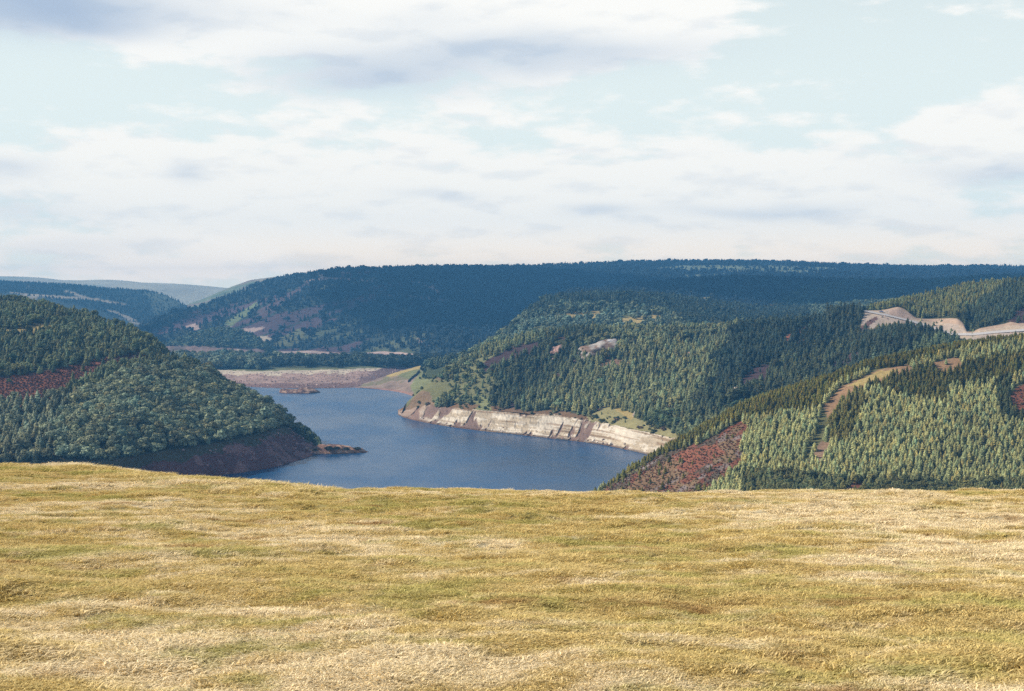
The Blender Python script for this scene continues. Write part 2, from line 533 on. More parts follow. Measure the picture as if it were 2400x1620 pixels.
HD.paint([(2200, 715), (2225, 710), (2225, 716), (2205, 720)], BROWN * 1.6, 2)
HD.build()

# the road ribbon itself: gravelled carriageway and a paler kerb line
def road_strip():
    px = np.arange(2026, 2960, 4.0)
    o = np.array([pchip([p[0] for p in road_o], [p[k] for p in road_o], px) for k in (1, 2)])
    i = np.array([pchip([p[0] for p in road_i], [p[k] for p in road_i], px) for k in (1, 2)])
    def w(a):
        rx, rz = ray(px, a[0])
        return np.stack([rx * a[1], a[1], CZ + rz * a[1]], -1)
    a, b = w(o), w(i)
    V = np.stack([a * (1 - f) + b * f for f in (-0.05, 0.12, 0.8)], 1)
    V[..., 2] += 0.5
    n, c = V.shape[:2]
    k = (np.arange(n - 1)[:, None] * c + np.arange(c - 1)[None]).ravel()
    F = np.stack([k, k + 1, k + c + 1, k + c], -1)
    mi = np.tile([1, 0], n - 1)
    me = mesh_from('road', V.reshape(-1, 3), F, [plain_mat('road gravel', (0.50, 0.46, 0.43), 0.8, 0.15), plain_mat('road edge', (0.54, 0.49, 0.46), 0.8, 0.15)], midx=mi)
    tag(link('road', me), kind='structure')
    return V
ROADV = road_strip()

# ------------------------------------------------------------------ hump behind the right bank
HE = Hill('hill', 1000, 2960, 6, [
    L_([(1000, 880, 1640), (1086, 880, 1620), (1250, 850, 1560), (1500, 840, 1530), (2960, 840, 1530)]),
    L_([(1000, 862, 1720), (1086, 842, 1710), (1162, 810, 1700), (1250, 785, 1680), (1400, 782, 1680), (1700, 780, 1700), (2000, 770, 1720), (2960, 760, 1720)]),
    L_([(1000, 858, 1745), (1086, 830, 1755), (1162, 798, 1770), (1210, 775, 1800), (1250, 750, 1840), (1347, 730, 1880), (1500, 735, 1900), (1700, 745, 1950), (2000, 735, 2000), (2960, 730, 2000)]),
    L_([(1000, 850, 1760), (1040, 838, 1770), (1086, 820, 1780), (1130, 795, 1800), (1162, 780, 1830), (1210, 748, 1900), (1244, 716, 1980), (1289, 692, 2050), (1347, 685, 2100),
        (1451, 681, 2150), (1600, 692, 2200), (1700, 706, 2250), (1800, 716, 2300), (1900, 714, 2300), (2000, 705, 2300), (2400, 690, 2300), (2960, 690, 2300)], lift=8),
], [8, 24, 40, 10, 8], M_FAR, amp=5, L=120, seed=19, gully=6, gl=150)
HE.C[:] = np.array((0.07, 0.085, 0.04))
HE.paint([(1030, 860), (1086, 820), (1130, 790), (1170, 785), (1200, 800), (1100, 870)], PALEGRN)
HE.paint([(1180, 800), (1230, 745), (1300, 738), (1450, 735), (1500, 745), (1600, 755), (1400, 790)], PALEGRN * 0.75)
HE.paint([(1280, 738), (1350, 733), (1420, 728), (1425, 738), (1400, 745), (1330, 748), (1285, 745)], STRAW * 0.9, 5)
HE.paint([(1450, 755), (1470, 742), (1500, 742), (1520, 738), (1575, 742), (1560, 752), (1520, 762), (1465, 765)], STRAW, 5)
HE.build()

# wooded ridge right of the hump
HG = Hill('hill', 1330, 2960, 7, [
    L_([(1330, 760, 2250), (1700, 770, 2250), (2960, 760, 2250)]),
    L_([(1330, 692, 2450), (1600, 715, 2420), (1700, 724, 2420), (1800, 730, 2420), (1900, 728, 2420), (2960, 720, 2420)]),
    L_([(1330, 680, 2900), (1460, 667, 3000), (1550, 658, 3100), (1650, 650, 3200), (1743, 646, 3200), (1885, 651, 3200), (2000, 655, 3200), (2150, 656, 3200), (2400, 642, 3200), (2960, 630, 3200)], lift=8),
], [6, 46, 8, 6], M_FAR, amp=7, L=200, seed=23, gully=8, gl=260, back=((100, -20), (400, -120)))
HG.C[:] = np.array((0.05, 0.06, 0.035))
HG.paint([(1553, 690), (1590, 694), (1620, 696), (1622, 699), (1580, 699), (1556, 695)], STRAW * 1.1, 3)
HG.paint([(1638, 700), (1660, 697), (1658, 703), (1640, 706)], STRAW * 1.1, 3)
HG.paint([(1680, 696), (1705, 700), (1702, 704), (1685, 700)], STRAW * 1.1, 3)
HG.paint([(1786, 722), (1800, 714), (1850, 696), (1858, 698), (1810, 720)], STRAW * 0.8, 3)
HG.build()

# ------------------------------------------------------------------ the big blue-dark hill across the valley
HF = Hill('hill', 180, 2960, 6, [
    L_([(180, 860), (400, 852), (700, 850), (2960, 850)], z=-3),
    L_([(180, 845), (400, 838), (560, 838), (700, 838), (2960, 838)], z=5),
    L_([(180, 812), (320, 806), (400, 806), (480, 806), (560, 811), (640, 812), (700, 812), (800, 814), (900, 818), (950, 822), (1040, 826), (2960, 826)], z=16),
    L_([(180, 806, 2830), (320, 775, 2940), (400, 760, 3000), (480, 742, 3080), (560, 725, 3150), (640, 704, 3200), (760, 692, 3300), (1000, 692, 3400), (1300, 700, 3500), (2960, 690, 3500)]),
    L_([(180, 800, 2860), (250, 790, 2900), (320, 757, 3000), (400, 728, 3200), (480, 708, 3400), (560, 679, 3600), (640, 653, 3800), (700, 642, 3900), (760, 632, 4000), (830, 626, 4200),
        (1000, 622, 4700), (1200, 620, 5000), (1400, 616, 5200), (1550, 611, 5300), (1660, 609, 5400), (1800, 613, 5400), (2000, 622, 5400), (2200, 625, 5300), (2400, 623, 5200), (2960, 620, 5200)],
       lift=7),
], [5, 12, 60, 60, 8, 8], M_FAR, amp=16, L=330, seed=29, gully=26, gl=380, shear=1.2, back=((150, -20), (600, -160)))
f_n = fbm(HF.V[..., 0] / 130, HF.V[..., 1] / 130, 4, 71)
f_s = fbm((HF.V[..., 0] - HF.V[..., 2] * 2.5) / 60, (HF.V[..., 1]) / 300, 3, 72)
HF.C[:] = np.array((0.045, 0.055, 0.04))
HF.C[(f_s > 0.20) & (HF.QX < 920 + f_n * 160)] = np.array((0.105, 0.066, 0.072))
HF.C[(f_s < -0.38) & (HF.QX < 1000)] = np.array((0.10, 0.11, 0.06))
mm = HF.T < 2.02 + 0.03 * f_n
HF.C[mm] = (MUD * 0.85 * (1 + 0.5 * f_n[..., None]))[mm]
mm = (HF.T < 2.05) & (HF.T > 1.90 + 0.05 * f_n)
HF.C[mm] = PINKROCK * 1.1
for pl, cc in (([(430, 765), (455, 759), (475, 770), (450, 776)], PINKROCK), ([(515, 767), (545, 765), (535, 772)], PINKROCK * 1.2),
               ([(550, 772), (600, 768), (622, 768), (600, 778), (575, 786)], PINKROCK * 1.1), ([(545, 815), (600, 790), (622, 786), (640, 795), (560, 822)], SAND * 0.8),
               ([(750, 655), (752, 628), (757, 628), (758, 655)], PINKROCK * 1.1), ([(760, 650), (810, 651), (900, 660), (905, 663), (810, 656), (700, 660)], PINKROCK * 0.9),
               ([(790, 633), (820, 640), (815, 643)], PINKROCK), ([(600, 730), (690, 680), (720, 660), (730, 664), (650, 720), (610, 740)], np.array((0.115, 0.075, 0.075))),
               ([(990, 665), (1010, 668), (1040, 690), (1030, 690)], PINKROCK * 0.8), ([(960, 660), (990, 659), (990, 663), (962, 664)], PINKROCK * 0.9),
               ([(900, 690), (980, 694), (1075, 706), (1072, 709), (980, 699), (900, 694)], PINKROCK * 0.6), ([(970, 790), (990, 798), (1005, 812), (990, 806)], PINKROCK * 0.6),
               ([(1020, 630), (1060, 632), (1058, 635)], PINKROCK * 0.7), ([(930, 648), (975, 650), (975, 653)], PINKROCK * 0.8),
               ([(520, 760), (560, 735), (600, 708), (612, 712), (570, 745), (540, 765)], np.array((0.17, 0.20, 0.10))),
               ([(640, 812), (660, 790), (700, 770), (720, 775), (690, 812)], np.array((0.15, 0.15, 0.075))),
               ([(1500, 632), (1600, 622), (1800, 622), (2000, 630), (1900, 640), (1700, 636)], np.array((0.20, 0.23, 0.14))),
               ([(1560, 645), (1700, 642), (1720, 646), (1600, 650)], np.array((0.22, 0.25, 0.15))),
               ([(1860, 634), (2030, 636), (2100, 634), (2000, 642)], np.array((0.17, 0.20, 0.13)))):
    HF.paint(pl, cc, 3)
HF.build()

# knoll in front of its left foot
HK = Hill('hill', 350, 660, 4, [
    L_([(350, 840, 2700), (480, 830, 2690), (600, 840, 2690), (660, 870, 2680)]),
    L_([(350, 815, 2750), (420, 808, 2740), (520, 812, 2720), (610, 816, 2730), (660, 858, 2730)]),
    L_([(350, 812, 2800), (400, 803, 2810), (430, 790, 2820), (480, 777, 2840), (530, 771, 2850), (565, 775, 2850), (590, 786, 2840), (620, 803, 2820), (640, 820, 2810), (660, 850, 2800)], lift=4),
], [6, 30, 8, 6], M_FAR, amp=3, L=80, seed=31, back=((40, -10), (120, -45)))
HK.C[:] = np.array((0.10, 0.12, 0.055))
kn = fbm(HK.V[..., 0] / 40, HK.V[..., 1] / 40, 4, 32)
HK.C[HK.T < 0.95 + 0.1 * kn] = MUD * 0.8
HK.C[(HK.T < 0.95) & (kn > 0.1)] = np.array((0.16, 0.12, 0.10))
HK.build()

# ------------------------------------------------------------------ far left hills
HH = Hill('hill', -500, 500, 8, [
    L_([(-500, 790, 3500), (0, 790, 3500), (500, 800, 3500)]),
    L_([(-500, 690, 3900), (0, 690, 3900), (150, 710, 3850), (300, 755, 3750), (400, 775, 3750), (500, 790, 3750)]),
    L_([(-500, 640, 4600), (0, 655, 4600), (150, 661, 4550), (250, 671, 4500), (340, 677, 4450), (380, 685, 4400), (410, 698, 4300), (437, 713, 4200), (465, 735, 4100), (500, 765, 4000)], lift=6),
], [6, 40, 6, 6], M_FAR, amp=12, L=300, seed=37, gully=10, gl=400, back=((150, -30), (500, -150)))
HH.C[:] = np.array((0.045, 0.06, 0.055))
for pl in ([(20, 684), (90, 690), (220, 697), (300, 712), (290, 716), (200, 703), (60, 694)], [(140, 680), (170, 684), (235, 704), (232, 706), (180, 694)],
           [(190, 693), (230, 700), (230, 705), (200, 700)], [(240, 722), (300, 738), (330, 760), (300, 752)], [(60, 664), (70, 676), (64, 676)]):
    HH.paint(pl, np.array((0.36, 0.30, 0.22)), 5)
HH.paint([(330, 682), (400, 692), (430, 712), (360, 740), (350, 700)], np.array((0.10, 0.12, 0.09)), 10)
HH.build()

HL = Hill('hill', 330, 960, 8, [
    L_([(330, 790, 4000), (640, 780, 4000), (960, 780, 4000)]),
    L_([(330, 770, 4400), (437, 730, 4500), (560, 700, 4600), (960, 700, 4600)]),
    L_([(330, 765, 4700), (400, 735, 4900), (437, 714, 5000), (480, 699, 5100), (520, 681, 5200), (560, 665, 5250), (590, 656, 5300), (640, 650, 5300), (700, 647, 5300), (960, 660, 5300)]),
], [4, 36, 6, 6], M_FAR, amp=8, L=200, seed=41, gully=12, gl=250, back=((150, -30), (500, -150)))
HL.C[:] = np.array((0.19, 0.21, 0.12))
nz = fbm(HL.V[..., 0] / 90, HL.V[..., 1] / 90, 4, 41)
HL.C[nz > 0.22] = np.array((0.24, 0.18, 0.13))
HL.C[nz < -0.25] = np.array((0.11, 0.14, 0.08))
HL.C[(HL.QX > 600) & (HL.QY < 662)] = np.array((0.34, 0.28, 0.18))
HL.build()

HM = Hill('moorland', -700, 1000, 12, [
    L_([(-700, 740, 6000), (480, 740, 6000), (1000, 740, 6000)]),
    L_([(-700, 668, 6400), (0, 668, 6400), (300, 672, 6350), (480, 690, 6300), (1000, 700, 6300)]),
    L_([(-700, 640, 7000), (0, 648, 7000), (100, 652, 6950), (150, 656, 6900), (250, 655, 6850), (300, 658, 6800), (330, 662, 6750), (400, 666, 6700), (480, 671, 6700), (540, 676, 6700), (1000, 690, 6700)]),
], [4, 30, 6, 6], M_FAR, amp=10, L=500, seed=43, back=((200, -20), (800, -100)))
HM.C[:] = np.array((0.46, 0.42, 0.30))
nz = fbm(HM.V[..., 0] / 500, HM.V[..., 1] / 200, 4, 44)
HM.C[nz > 0.12] = np.array((0.33, 0.35, 0.27))
HM.build()

# ------------------------------------------------------------------ left hill and its shaded bank
HJ = Hill('hill', -520, 752, 3, [
    L_([(-520, 1205), (0, 1175), (200, 1165), (400, 1140), (540, 1118), (640, 1102), (700, 1084), (735, 1071), (752, 1062)], z=-2),
    L_([(-520, 1190), (0, 1160), (200, 1150), (400, 1130), (540, 1110), (640, 1095), (700, 1078), (735, 1066), (752, 1058)], z=0.4),
    L_([(-520, 1110, 825), (0, 1096, 862), (180, 1086, 880), (300, 1076, 905), (450, 1052, 965), (600, 1020, 1062), (640, 1010, 1092), (672, 1006, 1112), (690, 1011, 1114), (720, 1031, 1100), (745, 1047, 1092), (752, 1055, 1087)],
       z=[(-520, 15), (0, 16), (180, 17), (300, 18), (450, 18.5), (600, 19.5), (640, 18.5), (672, 14.5), (690, 11), (720, 6.5), (745, 2), (752, 0.5)]),
    L_([(-520, 700, 1400), (0, 699, 1350), (100, 712, 1320), (200, 742, 1290), (280, 767, 1240), (340, 797, 1210), (400, 831, 1190), (450, 857, 1180), (500, 886, 1170), (530, 906, 1165),
        (580, 929, 1155), (640, 960, 1145), (672, 987, 1138), (690, 1004, 1130), (720, 1023, 1115), (745, 1041, 1103), (752, 1053, 1094)]),
], [4, 40, 70, 10, 10], M_NEAR, amp=3.0, L=70, seed=47, gully=3, gl=80, back=((50, -16), (160, -75)))
jn = fbm(HJ.V[..., 0] / 12, HJ.V[..., 1] / 12, 4, 48)
HJ.C[:] = np.array((0.05, 0.045, 0.022))
HJ.paint([(-60, 900), (0, 885), (120, 868), (200, 850), (300, 828), (345, 830), (335, 852), (250, 868), (200, 890), (140, 925), (90, 945), (-60, 955)], HEATH * 0.95)
HJ.paint([(-60, 785), (0, 772), (80, 768), (140, 758), (120, 775), (60, 784), (0, 792)], STRAW * 0.8)
HJ.paint([(330, 828), (400, 822), (480, 838), (460, 850), (380, 846)], np.array((0.24, 0.20, 0.09)))
mm = HJ.T < 2.02 + 0.06 * jn
HJ.C[mm] = np.array((0.165, 0.070, 0.066))
mm = (HJ.T < 1.9) & (jn > 0.15)
HJ.C[mm] = np.array((0.28, 0.145, 0.13))
mm = (HJ.T < 2.03) & (HJ.T > 1.8 + 0.2 * jn)
HJ.C[mm] = np.array((0.10, 0.085, 0.05))
HJ.build()

# ------------------------------------------------------------------ low wooded peninsula at the head of the lake, and the pale point
HP = Hill('lake_shore', 360, 1090, 3, [
    L_([(360, 935), (560, 910), (700, 914), (830, 914), (900, 902), (1090, 890)], z=-2),
    L_([(360, 925), (560, 905), (620, 908), (700, 910), (830, 908), (880, 898), (930, 888), (1090, 884)], z=0.3),
    L_([(360, 880), (520, 871), (600, 874), (700, 871), (800, 868), (900, 864), (940, 860), (1090, 856)], z=8),
    L_([(360, 868), (520, 862), (700, 863), (900, 858), (1090, 852)], z=10.5),
    L_([(360, 846), (520, 846), (700, 846), (900, 846), (1090, 846)], z=12),
], [4, 26, 8, 16, 6], M_FAR, amp=1.2, L=30, seed=53, back=((60, -8), (140, -18)))
pn = fbm(HP.V[..., 0] / 16, HP.V[..., 1] / 50, 4, 54)
HP.C[:] = np.array((0.09, 0.10, 0.05))
mm = HP.T < 2.25
HP.C[mm] = (np.array((0.36, 0.24, 0.195)) * (1 + 0.35 * pn[..., None]))[mm]
mm = (HP.T < 1.32 + 0.15 * pn)
HP.C[mm] = np.array((0.20, 0.12, 0.105))
mm = (HP.T > 1.78 + 0.25 * pn) & (HP.T < 2.4 + 0.3 * pn)
HP.C[mm] = SAND * 1.15
mm = (HP.T > 2.3 + 0.3 * pn) & (HP.T < 3)
HP.C[mm] = PALEGRN * 0.8
mm = (HP.QX + 30 * pn > 862 - (HP.QY - 880) * 1.2) & (HP.T < 2.5)
HP.C[mm] = (np.array((0.20, 0.13, 0.12)) * (1 + 0.3 * pn[..., None]))[mm]
HP.build()

HQ = Hill('lake_shore', 830, 1110, 2.5, [
    L_([(830, 912), (850, 912), (900, 917), (940, 924), (975, 935), (1110, 960)], z=-1.5),
    L_([(830, 907), (850, 909), (900, 913), (940, 919), (975, 929), (1110, 950)], z=0.5),
    L_([(830, 905.5, 1860), (860, 897, 1868), (905, 881, 1890), (945, 868, 1910), (985, 858, 1930), (1050, 848, 1950), (1110, 842, 1960)]),
], [4, 40, 8, 6], M_FAR, amp=1.2, L=30, seed=57, back=((40, -7), (120, -26)))
qn = fbm(HQ.V[..., 0] / 14, HQ.V[..., 1] / 40, 4, 58)
HQ.C[:] = np.array((0.27, 0.195, 0.15)) * (1 + 0.45 * qn[..., None])
HQ.C[(qn > 0.18) & (HQ.T > 1.4)] = np.array((0.20, 0.17, 0.10))
HQ.C[HQ.T < 1.15] = np.array((0.30, 0.17, 0.13))
HQ.paint([(895, 890), (930, 872), (985, 858), (1000, 856), (985, 872), (960, 890), (930, 880)], PALEGRN * 0.85, 3)
HQ.paint([(905, 880), (940, 868), (985, 857), (990, 863), (950, 873), (915, 886)], STRAW * 0.95, 3)
HQ.paint([(960, 905), (985, 872), (1010, 855), (1110, 840), (1110, 950), (975, 930)], PALEGRN, 4)
HQ.build()

# ------------------------------------------------------------------ rocky spit and islet
def mound(name, px, py, wid, dep, hgt, seed, prof, cols, rot=0.0, mat=M_BANK, nu=110, nv=44):
    rx, rz = ray(px, py)
    d = -CZ / float(rz)
    cx = float(rx) * d
    U, W = np.meshgrid(np.linspace(-1, 1, nu), np.linspace(-1, 1, nv))
    r2 = np.clip(1 - U**2, 0, 1)
    edge = 1 + 0.16 * fbm(U * 3 + 5, W * 0 + seed, 3, seed)
    X = U * wid / 2
    Y = W * dep / 2 * np.sqrt(r2 + 0.001) * edge
    Z = hgt * pchip([p[0] for p in prof], [p[1] for p in prof], U.ravel()).reshape(U.shape) * np.clip(1 - np.abs(W)**2.2, 0, 1)
    Z = Z + hgt * 0.17 * fbm(X / 5, Y / 5, 4, seed + 3) * (1 - W**2) - 0.25
    Z = np.where(np.abs(W) > 0.97, -1.5, Z)
    Z[:, 0] = Z[:, -1] = -1.5
    n = fbm(X / 4, Y / 4, 4, seed + 9)
    C = np.where(n[..., None] > 0.05, np.array(cols[0]), np.array(cols[1])) * (1 + 0.4 * n[..., None])
    C[Z < 0.8] = np.array(cols[1]) * 0.75
    V = np.stack([X, Y, Z], -1)
    r_, c_ = U.shape
    k = (np.arange(r_ - 1)[:, None] * c_ + np.arange(c_ - 1)[None]).ravel()
    F = np.stack([k, k + 1, k + c_ + 1, k + c_], -1)
    o = link(name, mesh_from(name, V.reshape(-1, 3), F, [mat], C.reshape(-1, 3), True))
    o.location = (cx, d, 0)
    o.rotation_euler.z = rot
    return o, V


SPIT, SPITV = mound('headland', 768, 1061, 62, 24, 6.4, 4, [(-1, 0.15), (-0.7, 0.5), (-0.3, 0.85), (0.1, 1.0), (0.5, 0.75), (0.8, 0.4), (1, 0.1)],
                    [(0.44, 0.26, 0.17), (0.25, 0.14, 0.10)], rot=0.16)
tag(SPIT, kind='structure')
ISLET, _ = mound('islet', 703, 920, 50, 46, 5.6, 8, [(-1, 0.3), (-0.85, 0.9), (-0.5, 0.7), (-0.1, 0.75), (0.2, 1.15), (0.6, 0.95), (0.85, 0.5), (1, 0.1)],
                 [(0.36, 0.23, 0.16), (0.16, 0.09, 0.07)])
tag(ISLET, 'low brown rocky islet alone in the far end of the blue lake', 'islet')

# ------------------------------------------------------------------ water and base ground
def flat_sheet(name, x0, x1, y0, y1, z, mat, n=2):
    me = mesh_from(name, [(x0, y0, z), (x1, y0, z), (x1, y1, z), (x0, y1, z)], [(0, 1, 2, 3)], [mat])
    return tag(link(name, me), kind='structure')


def water_mat():
    m, t = new_mat('lake water')
    pos = t.new('ShaderNodeNewGeometry').outputs['Position']
    mp = t.new('ShaderNodeMapping')
    mp.inputs['Scale'].default_value = (1.0, 0.55, 1.0)
    mp.inputs['Rotation'].default_value = (0, 0, R(20))
    t.put(mp.inputs['Vector'], pos)
    w1 = t.noise(mp.outputs[0], 0.55, 4, 0.6)
    w2 = t.noise(mp.outputs[0], 0.06, 3, 0.5)
    gust = t.noise(mp.outputs[0], 0.009, 5, 0.6)
    h = t.math('ADD', t.math('MULTIPLY', w1, 0.22), t.math('MULTIPLY', w2, 1.2))
    c = t.mix(t.ramp(gust, 0.35, 0.65), (0.003, 0.048, 0.130), (0.010, 0.080, 0.195))
    b = finish(t, c, t.ramp(gust, 0.35, 0.65, 0.24, 0.36), 0.32, h, 0.5, 0.7)
    b.inputs['IOR'].default_value = 1.33
    return m


WATER = flat_sheet('water', -1600, 1600, 380, 3200, 0.0, water_mat())
flat_sheet('ground', -30000, 30000, -8000, 45000, -9.0, plain_mat('valley ground', (0.11, 0.12, 0.07), 0.01, 0.4, 0.95, 0.05))

# ------------------------------------------------------------------ hilltop pasture we stand on
EYE = 1.65
def brow(x):
    return 29.5 + 9.0 * sstep(-3, -14, x) * (x < -3) + 1.5 * sstep(8, 20, x)


def field_z(x, y):
    x, y = np.asarray(x, float), np.asarray(y, float)
    z = CZ - EYE - 0.0822 * y
    z = z + 0.02 * sstep(-2, -14, x) * np.clip(y, 0, 45) * 0.25
    b = brow(x)
    o = np.clip(y - b + 3.5, 0, None)
    z = z - np.where(o < 22, 0.0075 * o * o, 0.0075 * 22**2 + 0.33 * (o - 22))
    z = z + 0.10 * fbm(x / 3.2, y / 3.2, 3, 91) + 0.05 * fbm(x / 1.1, y / 0.8, 2, 95) + 0.055 * np.clip(fbm(x / 0.6, y / 0.42, 2, 97), -0.25, 1)
    return np.maximum(z, -12)


def build_field():
    xs = np.concatenate([np.linspace(-240, -22, 50)[:-1], np.arange(-22, 22, 0.11), np.linspace(22, 240, 50)])
    ys = np.concatenate([np.linspace(-60, 4, 30)[:-1], np.arange(4, 44, 0.11), np.linspace(44, 420, 90)])
    X, Y = np.meshgrid(xs, ys)
    V = np.stack([X, Y, field_z(X, Y)], -1)
    r, c = X.shape
    k = (np.arange(r - 1)[:, None] * c + np.arange(c - 1)[None]).ravel()
    F = np.stack([k, k + 1, k + c + 1, k + c], -1)
    return tag(link('field', mesh_from('field', V.reshape(-1, 3), F, [pasture_mat('pasture ground', 0.62)], None, True)), kind='structure')


def pasture_mat(name, gain, blade=False):
    """Dry hill grass: straw, bleached and green patches that stay put on the ground (world position)."""
    m, t = new_mat(name)
    pos = t.new('ShaderNodeNewGeometry').outputs['Position']
    mp = t.new('ShaderNodeMapping')
    mp.inputs['Scale'].default_value = (0.75, 1.0, 0.0)
    mp.inputs['Rotation'].default_value = (0, 0, R(-12))
    t.put(mp.inputs['Vector'], pos)
    p = mp.outputs[0]
    big = t.noise(p, 0.16, 3, 0.5)
    med = t.noise(p, 1.0, 5, 0.62)
    sml = t.noise(p, 2.3, 4, 0.65)
    grn = t.noise(t.vmath('ADD', p, (31.0, 7.0, 0.0)), 0.8, 6, 0.7)
    brn = t.noise(t.vmath('ADD', p, (-13.0, 41.0, 0.0)), 1.1, 4, 0.6)
    straw, bleach, green, brown = (0.74, 0.565, 0.230), (0.95, 0.785, 0.495), (0.50, 0.45, 0.135), (0.48, 0.29, 0.105)
    f = t.math('ADD', t.math('MULTIPLY', med, 0.6), t.math('MULTIPLY', sml, 0.45))
    f = t.math('ADD', f, t.math('MULTIPLY', t.math('SUBTRACT', big, 0.5), 0.9))
    c = t.mix(t.ramp(f, 0.47, 0.64), straw, bleach)
    gm = t.math('ADD', grn, t.math('MULTIPLY', t.math('SUBTRACT', big, 0.5), -0.4))
    c = t.mix(t.math('MULTIPLY', t.ramp(gm, 0.48, 0.66), 0.8), c, green)
    c = t.mix(t.math('MULTIPLY', t.ramp(brn, 0.58, 0.72), 0.85), c, brown)
    spk = t.noise(t.vmath('ADD', p, (5.0, 3.0, 0.0)), 3.6, 3, 0.6)
    c = t.mix(t.math('MULTIPLY', t.ramp(spk, 0.60, 0.74), 0.6), c, (0.28, 0.20, 0.075))
    m2 = t.new('ShaderNodeMapping')
    m2.inputs['Scale'].default_value = (5.0, 26.0, 0.0)
    m2.inputs['Rotation'].default_value = (0, 0, R(-6))
    t.put(m2.inputs['Vector'], pos)
    streak = t.noise(m2.outputs[0], 1.0, 4, 0.65)
    c = t.vmath('MULTIPLY', c, t.math('ADD', t.math('MULTIPLY', streak, 0.9), 0.55))
    if blade:
        rn = t.new('ShaderNodeNewGeometry').outputs['Random Per Island']
        g = t.math('ADD', t.math('MULTIPLY', rn, 0.55), gain - 0.25)
        c = t.vmath('MULTIPLY', c, g)
    else:
        c = t.vmath('MULTIPLY', c, t.math('ADD', t.math('MULTIPLY', sml, 0.4), gain - 0.2))
    finish(t, c, 0.8, 0.12, None if blade else streak, 0.9, 0.03, trans=0.2 if blade else 0)
    return m


build_field()

# ------------------------------------------------------------------ plant shapes
def conifer_mesh(name, mats, levels=10, per=8, rad=0.25, seed=0, ragged=0.25, base=0.06):
    r = random.Random(seed)
    V, F, MI = [], [], []
    def tri(a, b, c, mi=0):
        k = len(V); V.extend((a, b, c)); F.append((k, k + 1, k + 2)); MI.append(mi)
    n = 5
    for i in range(n):
        a0, a1 = 2 * math.pi * i / n, 2 * math.pi * (i + 1) / n
        tri((0.7 * rad * math.cos(a0), 0.7 * rad * math.sin(a0), base + 0.03), (0.7 * rad * math.cos(a1), 0.7 * rad * math.sin(a1), base + 0.03), (0, 0, 0.93))
        tri((0.028 * math.cos(a0), 0.028 * math.sin(a0), -0.05), (0.028 * math.cos(a1), 0.028 * math.sin(a1), -0.05), (0, 0, 0.9), 1)
    for l in range(levels):
        f = l / (levels - 1)
        z = base + (0.93 - base) * f**0.92
        rr = rad * (1 - f)**0.6 * (0.62 + 0.38 * min(1, (f + 0.12) * 5)) + 0.012
        cnt = max(4, int(per * (1 - 0.45 * f)))
        ph = r.random() * 6.28
        for k in range(cnt):
            a = ph + 2 * math.pi * (k + r.uniform(-0.25, 0.25)) / cnt
            q = rr * (1 + r.uniform(-ragged, ragged))
            w = q * r.uniform(0.34, 0.52) + 0.008
            dz = -q * r.uniform(0.05, 0.35)
            zz = z + r.uniform(-0.02, 0.02)
            ca, sa = math.cos(a), math.sin(a)
            root = (0, 0, zz + 0.10)
            tip = (q * ca, q * sa, zz + dz)
            m1 = (0.58 * q * ca - w * sa, 0.58 * q * sa + w * ca, zz + dz * 0.45 - 0.02)
            m2 = (0.58 * q * ca + w * sa, 0.58 * q * sa - w * ca, zz + dz * 0.45 - 0.02)
            k0 = len(V)
            V.extend((root, m1, tip, m2))
            F.append((k0, k0 + 1, k0 + 2)); F.append((k0, k0 + 2, k0 + 3)); MI.extend((0, 0))
    for k in range(3):
        a = k * 2.1
        tri((0.02 * math.cos(a), 0.02 * math.sin(a), 0.88), (0.02 * math.cos(a + 2.1), 0.02 * math.sin(a + 2.1), 0.88), (0, 0, 1.0))
    return mesh_from(name, V, F, mats, midx=MI)


